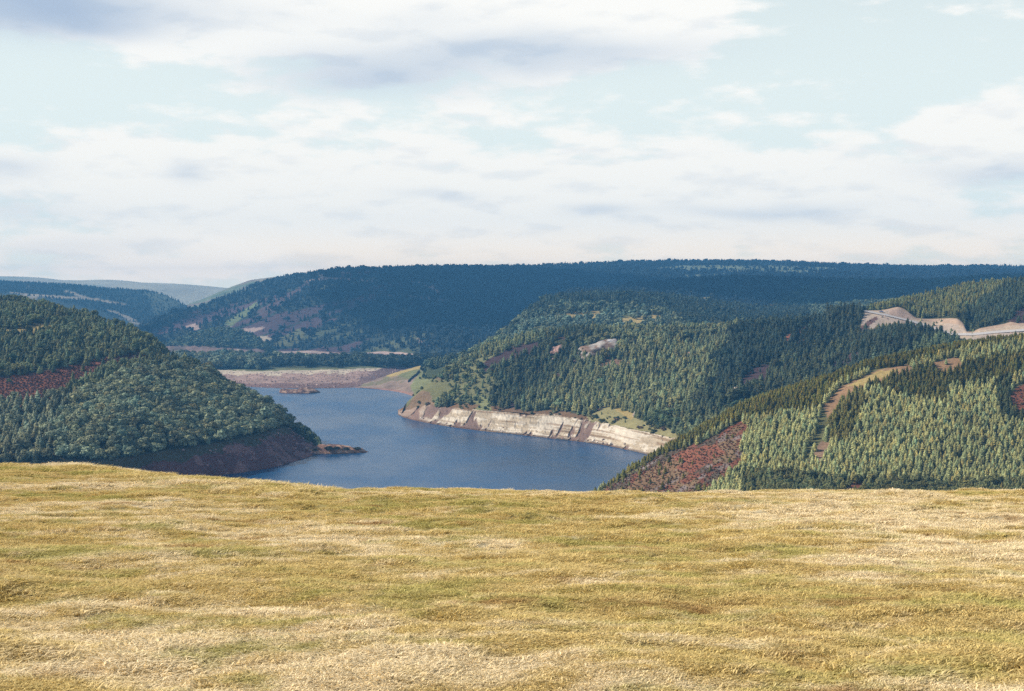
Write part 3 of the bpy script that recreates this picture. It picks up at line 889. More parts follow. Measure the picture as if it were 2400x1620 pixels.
def broadleaf_mesh(name, mats, seed=0, lobes=8, per=26, leaf=0.12, wide=0.42, low=0.16):
    r = random.Random(seed)
    V, F, MI = [], [], []
    def tube(a, b, ra, rb):
        a, b = Vector(a), Vector(b)
        d = (b - a).normalized()
        u = d.orthogonal().normalized(); w = d.cross(u)
        k = len(V)
        for p, q in ((a, ra), (b, rb)):
            for i in range(5):
                t = 6.2832 * i / 5
                V.append(tuple(p + u * q * math.cos(t) + w * q * math.sin(t)))
        for i in range(5):
            j = (i + 1) % 5
            F.append((k + i, k + j, k + 5 + j, k + 5 + i)); MI.append(1)
    tube((0, 0, -0.05), (0.01, 0, 0.42), 0.03, 0.018)
    for i in range(lobes):
        a = 6.2832 * i / lobes + r.uniform(-0.4, 0.4)
        top = i % 3 == 0
        rad = wide * (r.uniform(0.1, 0.4) if top else r.uniform(0.45, 0.72))
        c = Vector((rad * math.cos(a), rad * math.sin(a), r.uniform(0.66, 0.80) if top else r.uniform(low + 0.16, 0.62)))
        s = r.uniform(0.19, 0.27) * (wide / 0.42)
        tube((0.005, 0, 0.30 + 0.1 * r.random()), tuple(c), 0.013, 0.004)
        k0 = len(V)
        for q3 in ((1, 0, 0), (-1, 0, 0), (0, 1, 0), (0, -1, 0), (0, 0, 1), (0, 0, -1)):
            V.append(tuple(c + Vector(q3) * s * 0.86))
        for fa in ((0, 2, 4), (2, 1, 4), (1, 3, 4), (3, 0, 4), (2, 0, 5), (1, 2, 5), (3, 1, 5), (0, 3, 5)):
            F.append(tuple(k0 + q for q in fa)); MI.append(0)
        for k in range(per):
            n = Vector((r.gauss(0, 1), r.gauss(0, 1), r.gauss(0.25, 0.9))).normalized()
            p = c + n * s * r.uniform(0.72, 1.05)
            p.z = max(p.z, low)
            n2 = (n + Vector((r.uniform(-.4, .4), r.uniform(-.4, .4), r.uniform(-.3, .5)))).normalized()
            u = n2.orthogonal().normalized(); w = n2.cross(u)
            th = r.random() * 6.28
            e1 = (u * math.cos(th) + w * math.sin(th)) * leaf * r.uniform(0.6, 1.15)
            e2 = (w * math.cos(th) - u * math.sin(th)) * leaf * r.uniform(0.45, 0.8)
            k0 = len(V)
            V.extend(tuple(q) for q in (p - e1, p - e2 * 0.9 - n2 * 0.02, p + e1, p + e2 * 0.9 - n2 * 0.02))
            F.append((k0, k0 + 1, k0 + 2, k0 + 3)); MI.append(0)
    zmax = max(v[2] for v in V)
    V = [(x, y, z / zmax if z > 0 else z) for x, y, z in V]
    return mesh_from(name, V, F, mats, midx=MI)


def grass_mesh(name, mat, seed, n=46, hmin=0.05, hmax=0.15, rad=0.13, lean=0.5, width=0.007):
    r = random.Random(seed)
    V, F = [], []
    for _ in range(n):
        a = r.random() * 6.28; q = rad * math.sqrt(r.random())
        x, y = q * math.cos(a), q * math.sin(a)
        h = r.uniform(hmin, hmax)
        b = r.gauss(0.0, 0.55) + (math.pi if r.random() < 0.12 else 0)
        l = h * abs(r.gauss(lean, 0.45 * lean))
        dx, dy = math.cos(b) * l, math.sin(b) * l
        wa = r.random() * 6.28
        wx, wy = math.cos(wa) * width, math.sin(wa) * width
        k = len(V)
        V.extend(((x - wx, y - wy, -0.02), (x + wx, y + wy, -0.02), (x + dx * .45 + wx * .8, y + dy * .45 + wy * .8, h * .62), (x + dx * .45 - wx * .8, y + dy * .45 - wy * .8, h * .62),
                  (x + dx, y + dy, h * 0.8)))
        F.append((k, k + 1, k + 2, k + 3)); F.append((k + 3, k + 2, k + 4))
    return mesh_from(name, V, F, [mat])


def rock_mesh(name, mat, seed, flat=0.6):
    import bmesh
    bm = bmesh.new()
    bmesh.ops.create_icosphere(bm, subdivisions=2, radius=0.5)
    for v in bm.verts:
        c = v.co
        k = 1 + 0.35 * float(vnoise(c.x * 3 + c.z * 2 + seed * 7, c.y * 3 - c.z * 2, seed)) + 0.15 * float(vnoise(c.x * 8, c.y * 8 + c.z * 7, seed + 3))
        v.co = (c.x * k, c.y * k * 0.8, c.z * k * flat)
    me = bpy.data.meshes.new(name)
    bm.to_mesh(me); bm.free()
    me.materials.append(mat)
    return me


# ------------------------------------------------------------------ planting (geometry nodes, for masses only)
def library(name, meshes):
    c = bpy.data.collections.new(name)           # source shapes, never in the scene themselves
    for k, me in enumerate(meshes):
        o = bpy.data.objects.new('%s_%02d' % (name, k), me)
        c.objects.link(o)
    return c


def planter(coll):
    g = bpy.data.node_groups.new('plant ' + coll.name, 'GeometryNodeTree')
    g.interface.new_socket('Geometry', in_out='INPUT', socket_type='NodeSocketGeometry')
    g.interface.new_socket('Geometry', in_out='OUTPUT', socket_type='NodeSocketGeometry')
    n, l = g.nodes, g.links
    gi, go = n.new('NodeGroupInput'), n.new('NodeGroupOutput')
    ci = n.new('GeometryNodeCollectionInfo')
    ci.inputs['Collection'].default_value = coll
    ci.inputs['Separate Children'].default_value = True
    ci.inputs['Reset Children'].default_value = True
    iop = n.new('GeometryNodeInstanceOnPoints')
    iop.inputs['Pick Instance'].default_value = True
    def attr(nm, typ):
        a = n.new('GeometryNodeInputNamedAttribute'); a.data_type = typ
        a.inputs['Name'].default_value = nm
        return a.outputs['Attribute']
    e2r = n.new('FunctionNodeEulerToRotation')
    l.new(attr('rot', 'FLOAT_VECTOR'), e2r.inputs[0])
    l.new(gi.outputs[0], iop.inputs['Points'])
    l.new(ci.outputs[0], iop.inputs['Instance'])
    l.new(attr('pick', 'INT'), iop.inputs['Instance Index'])
    l.new(e2r.outputs[0], iop.inputs['Rotation'])
    l.new(attr('size', 'FLOAT_VECTOR'), iop.inputs['Scale'])
    l.new(iop.outputs[0], go.inputs[0])
    return g


def plant(name, group, pos, rot, size, pick, tint, label, cat):
    me = bpy.data.meshes.new(name)
    n = len(pos)
    me.vertices.add(n)
    me.vertices.foreach_set('co', np.asarray(pos, np.float32).ravel())
    for nm, typ, key, arr in (('rot', 'FLOAT_VECTOR', 'vector', rot), ('size', 'FLOAT_VECTOR', 'vector', size), ('pick', 'INT', 'value', pick), ('tint', 'FLOAT_COLOR', 'color', tint)):
        if arr is None: continue
        a = me.attributes.new(nm, typ, 'POINT')
        arr = np.asarray(arr, np.int32 if typ == 'INT' else np.float32)
        if key == 'color': arr = np.concatenate([arr, np.ones((n, 1), np.float32)], 1)
        a.data.foreach_set(key, arr.ravel())
    o = link(name, me)
    md = o.modifiers.new('planting', 'NODES')
    md.node_group = group
    return tag(o, label, cat, kind='stuff')


NC, NB = 6, 6
CON_PAR = [dict(levels=11, per=9, rad=0.28 + 0.03 * (k % 3), seed=100 + k, ragged=0.22 + 0.04 * (k % 2)) for k in range(NC)]
BRO_PAR = [dict(seed=200 + k, lobes=8 + k % 3, wide=0.40 + 0.03 * (k % 3)) for k in range(NB)]
CON_I = [conifer_mesh('conifer', [M_LEAF_I, M_BARK], **p) for p in CON_PAR]
CON_O = [conifer_mesh('conifer', [M_LEAF_O, M_BARK], **p) for p in CON_PAR]
BRO_I = [broadleaf_mesh('broadleaf', [M_LEAF_I, M_BARK], **p) for p in BRO_PAR]
BRO_O = [broadleaf_mesh('broadleaf', [M_LEAF_O, M_BARK], **p) for p in BRO_PAR]
FAR_I = [conifer_mesh('far_conifer', [M_LEAF_I, M_BARK], levels=5, per=6, rad=0.34, seed=300 + k) for k in range(3)] + \
        [broadleaf_mesh('far_broadleaf', [M_LEAF_I, M_BARK], seed=310 + k, lobes=5, per=9, leaf=0.22, wide=0.5) for k in range(2)]
SHR_I = [broadleaf_mesh('shrub', [M_LEAF_I, M_BARK], seed=320 + k, lobes=6, per=12, leaf=0.2, wide=0.6, low=0.02) for k in range(3)]
SHR_O = [broadleaf_mesh('shrub', [M_LEAF_O, M_BARK], seed=330 + k, lobes=8, per=30, leaf=0.12, wide=0.6, low=0.02) for k in range(3)]
G_TREES = planter(library('tree_shapes', CON_I + BRO_I))      # 0-5 conifers, 6-11 broadleaves
G_FAR = planter(library('far_tree_shapes', FAR_I))
G_SHRUB = planter(library('shrub_shapes', SHR_I))


class Stand:
    """Trees scattered on one hill; patches change their density, colour, kind and height."""
    def __init__(s, hill, spacing, tint, h, tmin, tmax, broad=0.0, var=0.22, hvar=0.25, clump=0.0, seed=5):
        s.d = hill.scatter(spacing, tmin, tmax)
        n = len(s.d['p'])
        s.n = n
        s.tint = np.tile(np.array(tint), (n, 1))
        s.h = np.full(n, float(h))
        s.keep = np.ones(n)
        s.broad = np.full(n, float(broad))
        s.var, s.hvar = var, hvar
        s.name = np.full(n, 'base', dtype=object)
        x, y = s.d['p'][:, 0], s.d['p'][:, 1]
        s.x, s.y = x, y
        s.jx = s.d['px'] + 7 * fbm(x / 11, y / 11, 3, 5)
        s.jy = s.d['py'] + 5 * fbm(x / 11, y / 11, 3, 6)
        s.cl = fbm(x / 34, y / 34, 4, seed)
        if clump: s.keep *= np.where(s.cl > 0.32, 1 - clump, 1)

    def patch(s, poly, keep=None, tint=None, h=None, broad=None, name=None):
        m = inside(poly, s.jx, s.jy)
        if keep is not None: s.keep[m] = keep
        if tint is not None: s.tint[m] = tint
        if h is not None: s.h[m] = h
        if broad is not None: s.broad[m] = broad
        if name is not None: s.name[m] = name
        return s

    def done(s):
        k = RNG.random(s.n) < s.keep
        n = int(k.sum())
        P = s.d['p'][k].copy()
        h = s.h[k] * np.clip(1 + s.hvar * RNG.normal(size=n), 0.45, 1.7)
        br = RNG.random(n) < s.broad[k]
        w = h * np.where(br, RNG.uniform(0.95, 1.35, n), RNG.uniform(0.85, 1.25, n))
        f = np.clip(1 + s.var * RNG.normal(size=n) + 0.45 * s.cl[k], 0.45, 1.8)
        hue = 0.09 * RNG.normal(size=n)
        T = s.tint[k] * f[:, None] * np.stack([1 + hue, np.ones(n), 1 - hue], 1)
        rot = np.stack([RNG.normal(0, 0.04, n), RNG.normal(0, 0.04, n), RNG.uniform(0, 6.28, n)], 1)
        return dict(p=P, h=h, w=w, tint=np.clip(T, 0.004, 1), rot=rot, broad=br, name=s.name[k], px=s.d['px'][k], py=s.d['py'][k])


def as_stuff(name, T, m, label, cat, group=None, far=False, pickf=None):
    n = int(m.sum())
    if far: pick = np.where(T['broad'][m], 3 + RNG.integers(0, 2, n), RNG.integers(0, 3, n))
    else: pick = np.where(T['broad'][m], NC + RNG.integers(0, NB, n), RNG.integers(0, NC, n))
    size = np.stack([T['w'][m], T['w'][m], T['h'][m]], 1)
    return plant(name, G_FAR if far else G_TREES, T['p'][m], T['rot'][m], size, pick, T['tint'][m], label, cat)


def single(name, me, p, rot, w, h, tint, label, cat, group=None):
    o = link(name, me)
    o.location = tuple(float(v) for v in p)
    o.rotation_euler = tuple(float(v) for v in rot)
    o.scale = (float(w), float(w), float(h))
    o.color = (float(tint[0]), float(tint[1]), float(tint[2]), 1)
    return tag(o, label, cat, group)


def pick_single(T, cap, top_limit=1125, extra=None):
    """The trees that show largest in the photograph."""
    tp = T['p'].copy(); tp[:, 2] += T['h']
    tx, ty = project(tp)
    ok = (tx > 4) & (tx < 2396) & (ty < top_limit)
    if extra is not None: ok &= extra
    s = np.where(ok, T['h'] * np.where(T['broad'], 1, 1) / T['p'][:, 1], -1)
    idx = np.argsort(-s)[:cap]
    m = np.zeros(len(s), bool); m[idx[s[idx] > 0]] = True
    return m

# near right slope: planted conifers 2.6 m apart, a ride and a bracken bank left open
SB = Stand(HB, 2.5, T_PALE, 4.6, 0.55, 4.5, hvar=0.15, var=0.15, seed=8)
SB.keep *= np.where(SB.cl > 0.38, 0.8, 1)
SB.patch([(1300, 1250), (1385, 1170), (1440, 1100), (1570, 1020), (1700, 940), (1850, 880), (2050, 815), (2400, 740), (2560, 720), (2560, 800), (2400, 800), (2260, 825), (2150, 852), (2030, 872),
          (1960, 905), (1925, 955), (1840, 972), (1760, 980), (1700, 1000), (1640, 1030), (1560, 1070), (1480, 1120), (1440, 1160), (1400, 1250)], tint=T_OLIVE, h=4.4, name='crest')
SB.patch([(1390, 1160), (1480, 1108), (1540, 1070), (1640, 1040), (1700, 1004), (1735, 990), (1760, 1003), (1738, 1025), (1744, 1080), (1716, 1110), (1680, 1138), (1640, 1180)], keep=0.05, tint=T_OLIVE, h=3.2)
SB.patch([(2000, 900), (2060, 885), (2140, 870), (2230, 860), (2290, 850), (2400, 830), (2560, 815), (2560, 905), (2400, 880), (2300, 900), (2225, 905), (2215, 945), (2140, 935), (2060, 920)], tint=(0.155, 0.145, 0.038), h=4.8, name='dark')
SB.patch([(1930, 950), (1970, 905), (2055, 866), (2130, 853), (2138, 870), (2072, 893), (2012, 913), (1970, 941), (1955, 975), (1938, 978)], keep=0.0)
SB.patch([(1928, 948), (1944, 952), (1948, 990), (1930, 1035), (1904, 1085), (1886, 1090), (1888, 1062), (1914, 1010)], keep=0.0)
SB.patch([(1895, 1092), (1922, 1036), (1952, 1030), (1946, 1065), (1916, 1098)], keep=0.2)
SB.patch([(1945, 950), (2000, 910), (2030, 915), (2010, 1000), (1985, 1040), (1950, 1035)], tint=(0.205, 0.185, 0.052), name='dark')
SB.patch([(2330, 900), (2370, 880), (2370, 960), (2440, 975), (2440, 1000), (2340, 985)], tint=(0.10, 0.11, 0.045), name='dark')
SB.patch([(2365, 935), (2385, 905), (2440, 890), (2440, 970), (2380, 965)], keep=0.03)
SB.patch([(1740, 1115), (1850, 1110), (1960, 1125), (2100, 1130), (2200, 1140), (2560, 1120), (2560, 1190), (1740, 1190)], tint=(0.16, 0.165, 0.065), broad=0.25, name='foot')
SB.patch([(1975, 1140), (2020, 1128), (2050, 1135), (2050, 1170), (1970, 1170)], keep=0.1)
SB.patch([(2180, 850), (2250, 836), (2255, 862), (2205, 882)], keep=0.05)
TB = SB.done()
mB = pick_single(TB, 300)
LAB = {'base': ('young pale green conifer in the light plantation on the near right slope', 'conifers of the pale plantation'),
       'crest': ('olive green conifer in the belt along the near right slope crest', 'conifers of the olive crest belt'),
       'dark': ('darker conifer in the dense stand beside the near right slope ride', 'conifers of the darker stand by the ride'),
       'foot': ('dark conifer in the fringe behind the grass brow at right', 'trees fringing the grass brow')}
k = 0
for i in np.nonzero(mB)[0]:
    lab, grp = LAB[TB['name'][i]]
    me = BRO_O[i % NB] if TB['broad'][i] else CON_O[i % NC]
    if TB['broad'][i]: lab, grp = 'bushy broadleaved tree among conifers behind the grass brow at right', 'broadleaved trees behind the brow'
    single('broadleaf_tree' if TB['broad'][i] else 'conifer', me, TB['p'][i], TB['rot'][i], TB['w'][i], TB['h'][i], TB['tint'][i], lab, 'tree', grp)
as_stuff('conifer_plantation', TB, ~mB, 'sunlit young conifer plantation covering the near right slope, cut by an open ride', 'plantation')

# left hill: broadleaved wood along the shore, conifers above
SJ = Stand(HJ, 4.6, T_MID, 6.2, 2.0, 3.45, broad=0.25, hvar=0.22, seed=14)
SJ.patch([(120, 1100), (100, 1010), (180, 930), (330, 870), (420, 860), (500, 880), (560, 900), (640, 930), (700, 960), (700, 1030), (600, 1040), (450, 1070), (300, 1100)], tint=(0.25, 0.275, 0.16), broad=0.95, h=6.6, name='wood')
SJ.patch([(-140, 930), (0, 940), (120, 935), (180, 925), (130, 1000), (120, 1110), (-140, 1120)], tint=(0.25, 0.265, 0.155), broad=0.2, h=6.8, name='mixed')
SJ.patch([(-140, 900), (0, 887), (120, 870), (200, 852), (300, 832), (340, 832), (332, 850), (250, 866), (200, 886), (140, 922), (90, 940), (-140, 950)], keep=0.02)
SJ.patch([(-140, 786), (0, 773), (80, 769), (140, 759), (120, 775), (60, 784), (-140, 795)], keep=0.0)
SJ.patch([(330, 829), (400, 823), (475, 838), (455, 849), (380, 845)], keep=0.12)
SJ.patch([(60, 765), (130, 745), (190, 735), (195, 740), (130, 755), (75, 772)], keep=0.0)
SJ.patch([(-140, 700), (0, 690), (120, 710), (200, 740), (180, 745), (100, 720), (-140, 715)], tint=(0.16, 0.175, 0.08), h=4.0)
SJ.patch([(220, 740), (300, 775), (290, 780), (215, 748)], tint=(0.17, 0.19, 0.09), h=3.5)
TJ = SJ.done()
nb = TJ['broad'] & (TJ['name'] == 'wood')
mJ = pick_single(TJ, 235, 1075, nb)
for i in np.nonzero(mJ)[0]:
    single('broadleaf_tree', BRO_O[i % NB], TJ['p'][i], TJ['rot'][i], TJ['w'][i], TJ['h'][i], TJ['tint'][i],
           'rounded grey green broadleaved tree in the wood above the dark left bank', 'tree', 'broadleaved trees above the left bank')
mJ2 = pick_single(TJ, 60, 1075, (TJ['name'] == 'mixed') & ~TJ['broad'])
for i in np.nonzero(mJ2 & ~mJ)[0]:
    single('conifer', CON_O[i % NC], TJ['p'][i], TJ['rot'][i], TJ['w'][i], TJ['h'][i], TJ['tint'][i],
           'grey green conifer in the stand below the heather clearing, far left', 'tree', 'conifers below the heather bank')
as_stuff('woodland', TJ, ~(mJ | mJ2), 'mixed green woodland covering the left hill above the lake', 'woodland')

# right bank hill
SC = Stand(HC, 4.3, T_MID, 7.4, 0.04, 2.3, broad=0.05, hvar=0.24, clump=0.25, seed=21)
dk = fbm((SC.x - 1.6 * SC.d['p'][:, 2]) / 60, SC.y / 240, 3, 49)
SC.tint[dk > 0.12] = (0.095, 0.108, 0.050)
SC.tint[dk < -0.25] = (0.24, 0.25, 0.11)
SC.patch([(920, 990), (930, 940), (985, 890), (1040, 850), (1080, 835), (1100, 870), (1070, 920), (1020, 950)], keep=0.22, tint=(0.19, 0.21, 0.09), broad=0.9, h=3.0)
SC.patch([(1030, 880), (1090, 830), (1140, 830), (1160, 870), (1150, 960), (1100, 965), (1060, 945)], keep=0.6, tint=(0.18, 0.205, 0.095), h=4.5, broad=0.5)
SC.patch([(1350, 812), (1400, 790), (1500, 775), (1700, 755), (1760, 760), (1640, 790), (1560, 800), (1450, 800)], tint=T_MIDPALE, h=5.0, broad=0.5)
SC.patch([(1600, 800), (1700, 775), (1780, 770), (1720, 810), (1620, 830)], tint=T_MIDPALE, h=5.0)
SC.patch([(1760, 752), (1850, 745), (2000, 735), (2040, 760), (1980, 800), (1900, 830), (1830, 850), (1760, 885), (1690, 915), (1640, 930), (1690, 870), (1655, 850), (1720, 800), (1705, 785)], tint=(0.055, 0.072, 0.044), h=7)
SC.patch([(1380, 975), (1420, 955), (1480, 967), (1500, 988), (1580, 1002), (1590, 1040), (1500, 1030), (1380, 1010)], keep=0.06, tint=(0.11, 0.14, 0.06), h=3)
SC.patch([(1500, 990), (1560, 962), (1600, 965), (1600, 1010), (1540, 1010)], keep=0.7, tint=(0.16, 0.20, 0.09), h=4, broad=0.9)
SC.patch([(1050, 952), (1120, 952), (1250, 964), (1330, 967), (1380, 978), (1370, 1000), (1050, 980)], keep=0.06, h=2.5)
for pl in ([(1130, 850), (1200, 818), (1260, 803), (1268, 818), (1190, 848), (1140, 872)], [(1385, 870), (1430, 840), (1455, 847), (1480, 852), (1430, 868)],
           [(1722, 900), (1770, 862), (1813, 852), (1800, 888), (1750, 908)], [(1932, 870), (1960, 847), (1998, 822), (2008, 838), (1970, 878)],
           [(1830, 795), (1905, 755), (1912, 763), (1845, 800)], [(1850, 810), (1885, 795), (1890, 805), (1855, 820)],
           [(1360, 835), (1400, 800), (1455, 795), (1450, 815), (1410, 842)], [(1290, 835), (1295, 800), (1320, 795), (1328, 830)]):
    SC.patch(pl, keep=0.12, h=4)
SC.patch([(880, 1000), (880, 900), (960, 900), (965, 960), (1010, 955), (1010, 1000)], keep=0)
SC.patch([(1690, 965), (1720, 940), (1800, 925), (1830, 930), (1720, 975)], keep=0.5, tint=(0.09, 0.13, 0.065), broad=0.8, h=4)
TC = SC.done()
as_stuff('conifer_forest', TC, np.ones(len(TC['p']), bool), 'dense conifer forest on the long hill above the pale cliff of the right bank', 'forest')

S2 = Stand(H2, 4.0, (0.066, 0.082, 0.048), 6.4, 0.1, 1.7, hvar=0.22, seed=27)
S2.patch([(1900, 925), (1950, 900), (2050, 850), (2150, 810), (2230, 790), (2300, 810), (2400, 840), (2300, 900), (1900, 1000)], tint=(0.14, 0.17, 0.085))
S2.patch([(1932, 890), (1975, 832), (2008, 822), (1998, 858), (1950, 898)], keep=0.25)
T2 = S2.done()
as_stuff('conifer_forest', T2, np.ones(len(T2['p']), bool), 'dark conifers on the small spur just below the pale new road', 'forest')

SD = Stand(HD, 4.2, (0.19, 0.19, 0.068), 6.6, 0.05, 5.4, hvar=0.2, seed=33)
td = SD.d['t']
SD.tint[SD.d['px'] < 2040] = (0.075, 0.088, 0.050)
SD.keep[(td > 0.98) & (td < 4.10) & (SD.d['px'] > 2022 - (SD.d['py'] - 728) * 0.22)] = 0
SD.patch([(2400, 640), (2330, 690), (2280, 720), (2230, 780), (2300, 790), (2420, 770), (2560, 760), (2560, 640)], tint=(0.085, 0.105, 0.055))
SD.tint[SD.d['px'] < 2040] = (0.075, 0.088, 0.050)
SD.keep[(td > 0.98) & (td < 4.10) & (SD.d['px'] > 2022 - (SD.d['py'] - 728) * 0.22)] = 0
SD.patch([(2360, 752), (2400, 715), (2440, 700), (2440, 760), (2390, 758)], keep=0.1)
SD.patch([(2185, 698), (2200, 692), (2202, 697), (2188, 702)], keep=0)
SD.patch([(2200, 715), (2225, 710), (2225, 716), (2205, 720)], keep=0)
TD = SD.done()
as_stuff('conifer_forest', TD, np.ones(len(TD['p']), bool), 'conifers on the knoll above the pale road cutting at the right edge', 'forest')

SE = Stand(HE, 6.0, (0.12, 0.15, 0.09), 8.0, 0.6, 3.4, broad=0.4, hvar=0.25, clump=0.3, seed=39)
SE.patch([(1200, 750), (1250, 700), (1340, 670), (1460, 670), (1700, 690), (1900, 700), (1900, 780), (1620, 770), (1585, 745), (1560, 730), (1450, 722), (1400, 715), (1330, 718), (1260, 740)], tint=(0.055, 0.075, 0.050), broad=0.1)
SE.patch([(1180, 800), (1230, 750), (1300, 738), (1450, 735), (1560, 745), (1590, 758), (1400, 790)], keep=0.55, tint=(0.17, 0.22, 0.15), broad=0.8, h=6)
SE.patch([(1280, 738), (1350, 733), (1420, 728), (1425, 738), (1400, 745), (1330, 748), (1285, 745)], keep=0.15)
SE.patch([(1450, 755), (1470, 742), (1500, 742), (1520, 738), (1575, 742), (1560, 752), (1520, 762), (1465, 765)], keep=0.12)
SE.patch([(1030, 870), (1086, 825), (1130, 795), (1170, 790), (1200, 805), (1100, 880)], keep=0.55, tint=(0.20, 0.24, 0.12), broad=0.9, h=5)
TE = SE.done()
as_stuff('conifer_forest', TE, np.ones(len(TE['p']), bool), 'mixed forest with pale clearings on the rounded hump behind the right bank hill', 'forest', far=True)

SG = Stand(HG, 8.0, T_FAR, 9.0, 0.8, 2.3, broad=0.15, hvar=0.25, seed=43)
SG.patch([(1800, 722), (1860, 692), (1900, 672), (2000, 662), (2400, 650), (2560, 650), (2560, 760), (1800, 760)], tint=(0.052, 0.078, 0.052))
SG.patch([(1553, 690), (1590, 694), (1622, 696), (1622, 700), (1580, 700), (1556, 696)], keep=0)
SG.patch([(1638, 700), (1660, 697), (1658, 703), (1640, 706)], keep=0)
SG.patch([(1680, 696), (1705, 700), (1702, 704), (1685, 700)], keep=0)
SG.patch([(1786, 722), (1800, 714), (1850, 696), (1858, 698), (1810, 720)], keep=0.1)
TG = SG.done()
as_stuff('conifer_forest', TG, np.ones(len(TG['p']), bool), 'dark blue green conifer forest on the low ridge behind the hump', 'forest', far=True)

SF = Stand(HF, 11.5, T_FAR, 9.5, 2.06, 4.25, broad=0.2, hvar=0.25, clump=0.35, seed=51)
fs = fbm((SF.x - SF.d['p'][:, 2] * 2.5) / 60, SF.y / 300, 3, 72)
SF.keep[(fs > 0.20) & (SF.jx < 900)] *= 0.22
SF.keep[(fs < -0.38) & (SF.jx < 1000)] *= 0.4
SF.tint[(fs < 0.0) & (fs > -0.2)] *= 1.35
for pl, kp in (([(600, 730), (690, 680), (720, 660), (730, 664), (650, 720), (610, 740)], 0.1), ([(640, 812), (660, 790), (700, 770), (720, 775), (690, 812)], 0.35),
               ([(520, 760), (560, 735), (600, 708), (612, 712), (570, 745), (540, 765)], 0.15), ([(1500, 632), (1600, 622), (1800, 622), (2000, 630), (1900, 640), (1700, 636)], 0.2),
               ([(430, 765), (455, 759), (475, 770), (450, 776)], 0), ([(550, 772), (600, 768), (622, 768), (600, 778), (575, 786)], 0), ([(545, 815), (600, 790), (622, 786), (640, 795), (560, 822)], 0),
               ([(760, 650), (810, 651), (900, 660), (905, 663), (810, 656), (700, 660)], 0), ([(990, 665), (1010, 668), (1040, 690), (1030, 690)], 0.1),
               ([(900, 690), (980, 694), (1075, 706), (1072, 709), (980, 699), (900, 694)], 0.3), ([(750, 655), (752, 628), (757, 628), (758, 655)], 0), ([(790, 633), (820, 640), (815, 643)], 0),
               ([(960, 660), (990, 659), (990, 663), (962, 664)], 0), ([(1560, 645), (1700, 642), (1720, 646), (1600, 650)], 0.2)):
    SF.patch(pl, keep=kp)
TF = SF.done()
as_stuff('conifer_forest', TF, np.ones(len(TF['p']), bool), 'blue dark forest clothing the big flat topped hill across the lake', 'forest', far=True)

SK = Stand(HK, 7.0, (0.12, 0.15, 0.085), 7.0, 0.8, 2.4, broad=0.8, seed=55)
TK = SK.done()
as_stuff('woodland', TK, np.ones(len(TK['p']), bool), 'light green scrub wood on the small knoll left of the valley floor', 'woodland', far=True)

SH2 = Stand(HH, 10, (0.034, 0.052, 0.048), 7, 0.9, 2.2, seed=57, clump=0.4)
SH2.patch([(20, 684), (90, 690), (220, 697), (300, 712), (290, 716), (200, 703), (60, 694)], keep=0)
SH2.patch([(140, 680), (170, 684), (235, 704), (232, 706), (180, 694)], keep=0)
SH2.patch([(240, 722), (300, 738), (330, 760), (300, 752)], keep=0)
SH2.patch([(330, 682), (400, 692), (430, 712), (360, 740), (350, 700)], keep=0.3)
TH = SH2.done()
as_stuff('conifer_forest', TH, np.ones(len(TH['p']), bool), 'hazy blue forest on the distant hill at the far left', 'forest', far=True)

# trees on the low peninsula: a line one can count, backed by scrub
k = 0
rr = random.Random(4)
for row, (y0, n) in enumerate(((857, 30), (850, 30))):
    for q in range(n):
        px = 622 + (965 - 622) * (q + rr.uniform(-0.35, 0.35)) / n
        p, _ = HP.at(px, y0 + rr.uniform(-2.5, 2.5))
        h = rr.uniform(9, 19) * (1.0 if px < 860 else 0.85)
        pale = px < 800 and rr.random() < 0.35
        tint = (0.24, 0.27, 0.16) if pale else (0.085, 0.11, 0.07)
        lab, grp = (('paler green tree standing out in the dark tree line on the far peninsula', 'paler trees of the peninsula line') if pale else
                    ('dark broadleaved tree in the tree line along the far peninsula above the beach', 'dark trees of the peninsula line'))
        single('broadleaf_tree', BRO_O[k % NB], p, (0, 0, rr.random() * 6.28), h * rr.uniform(0.9, 1.25), h, tint, lab, 'tree', grp)
        k += 1
SP_ = Stand(HP, 8.0, (0.17, 0.205, 0.125), 12.0, 2.6, 4.6, broad=0.95, hvar=0.3, seed=59)
SP_.patch([(610, 900), (610, 800), (1100, 800), (1100, 900)], tint=(0.055, 0.075, 0.055), h=9)
SP_.patch([(870, 900), (960, 862), (1000, 850), (1100, 850), (1100, 900)], keep=0.2)
SP_.patch([(610, 872), (610, 860), (900, 858), (900, 870)], keep=0.06)
TP = SP_.done()
as_stuff('scrub', TP, np.ones(len(TP['p']), bool), 'green scrub covering the low peninsula at the head of the lake', 'scrub')
SQ = Stand(HQ, 6, (0.10, 0.14, 0.07), 3.2, 1.5, 2.2, broad=1.0, hvar=0.35, seed=61)
SQ.keep *= 0.0
SQ.patch([(975, 900), (1000, 870), (1015, 850), (1110, 835), (1110, 940), (985, 925)], keep=0.45)
SQ.patch([(985, 872), (1010, 850), (1040, 838), (1060, 842), (1010, 868)], keep=0.9, tint=(0.036, 0.058, 0.038), h=6)
TQ = SQ.done()
as_stuff('scrub', TQ, np.ones(len(TQ['p']), bool), 'pale green scrub on the slope behind the grassy point', 'scrub')

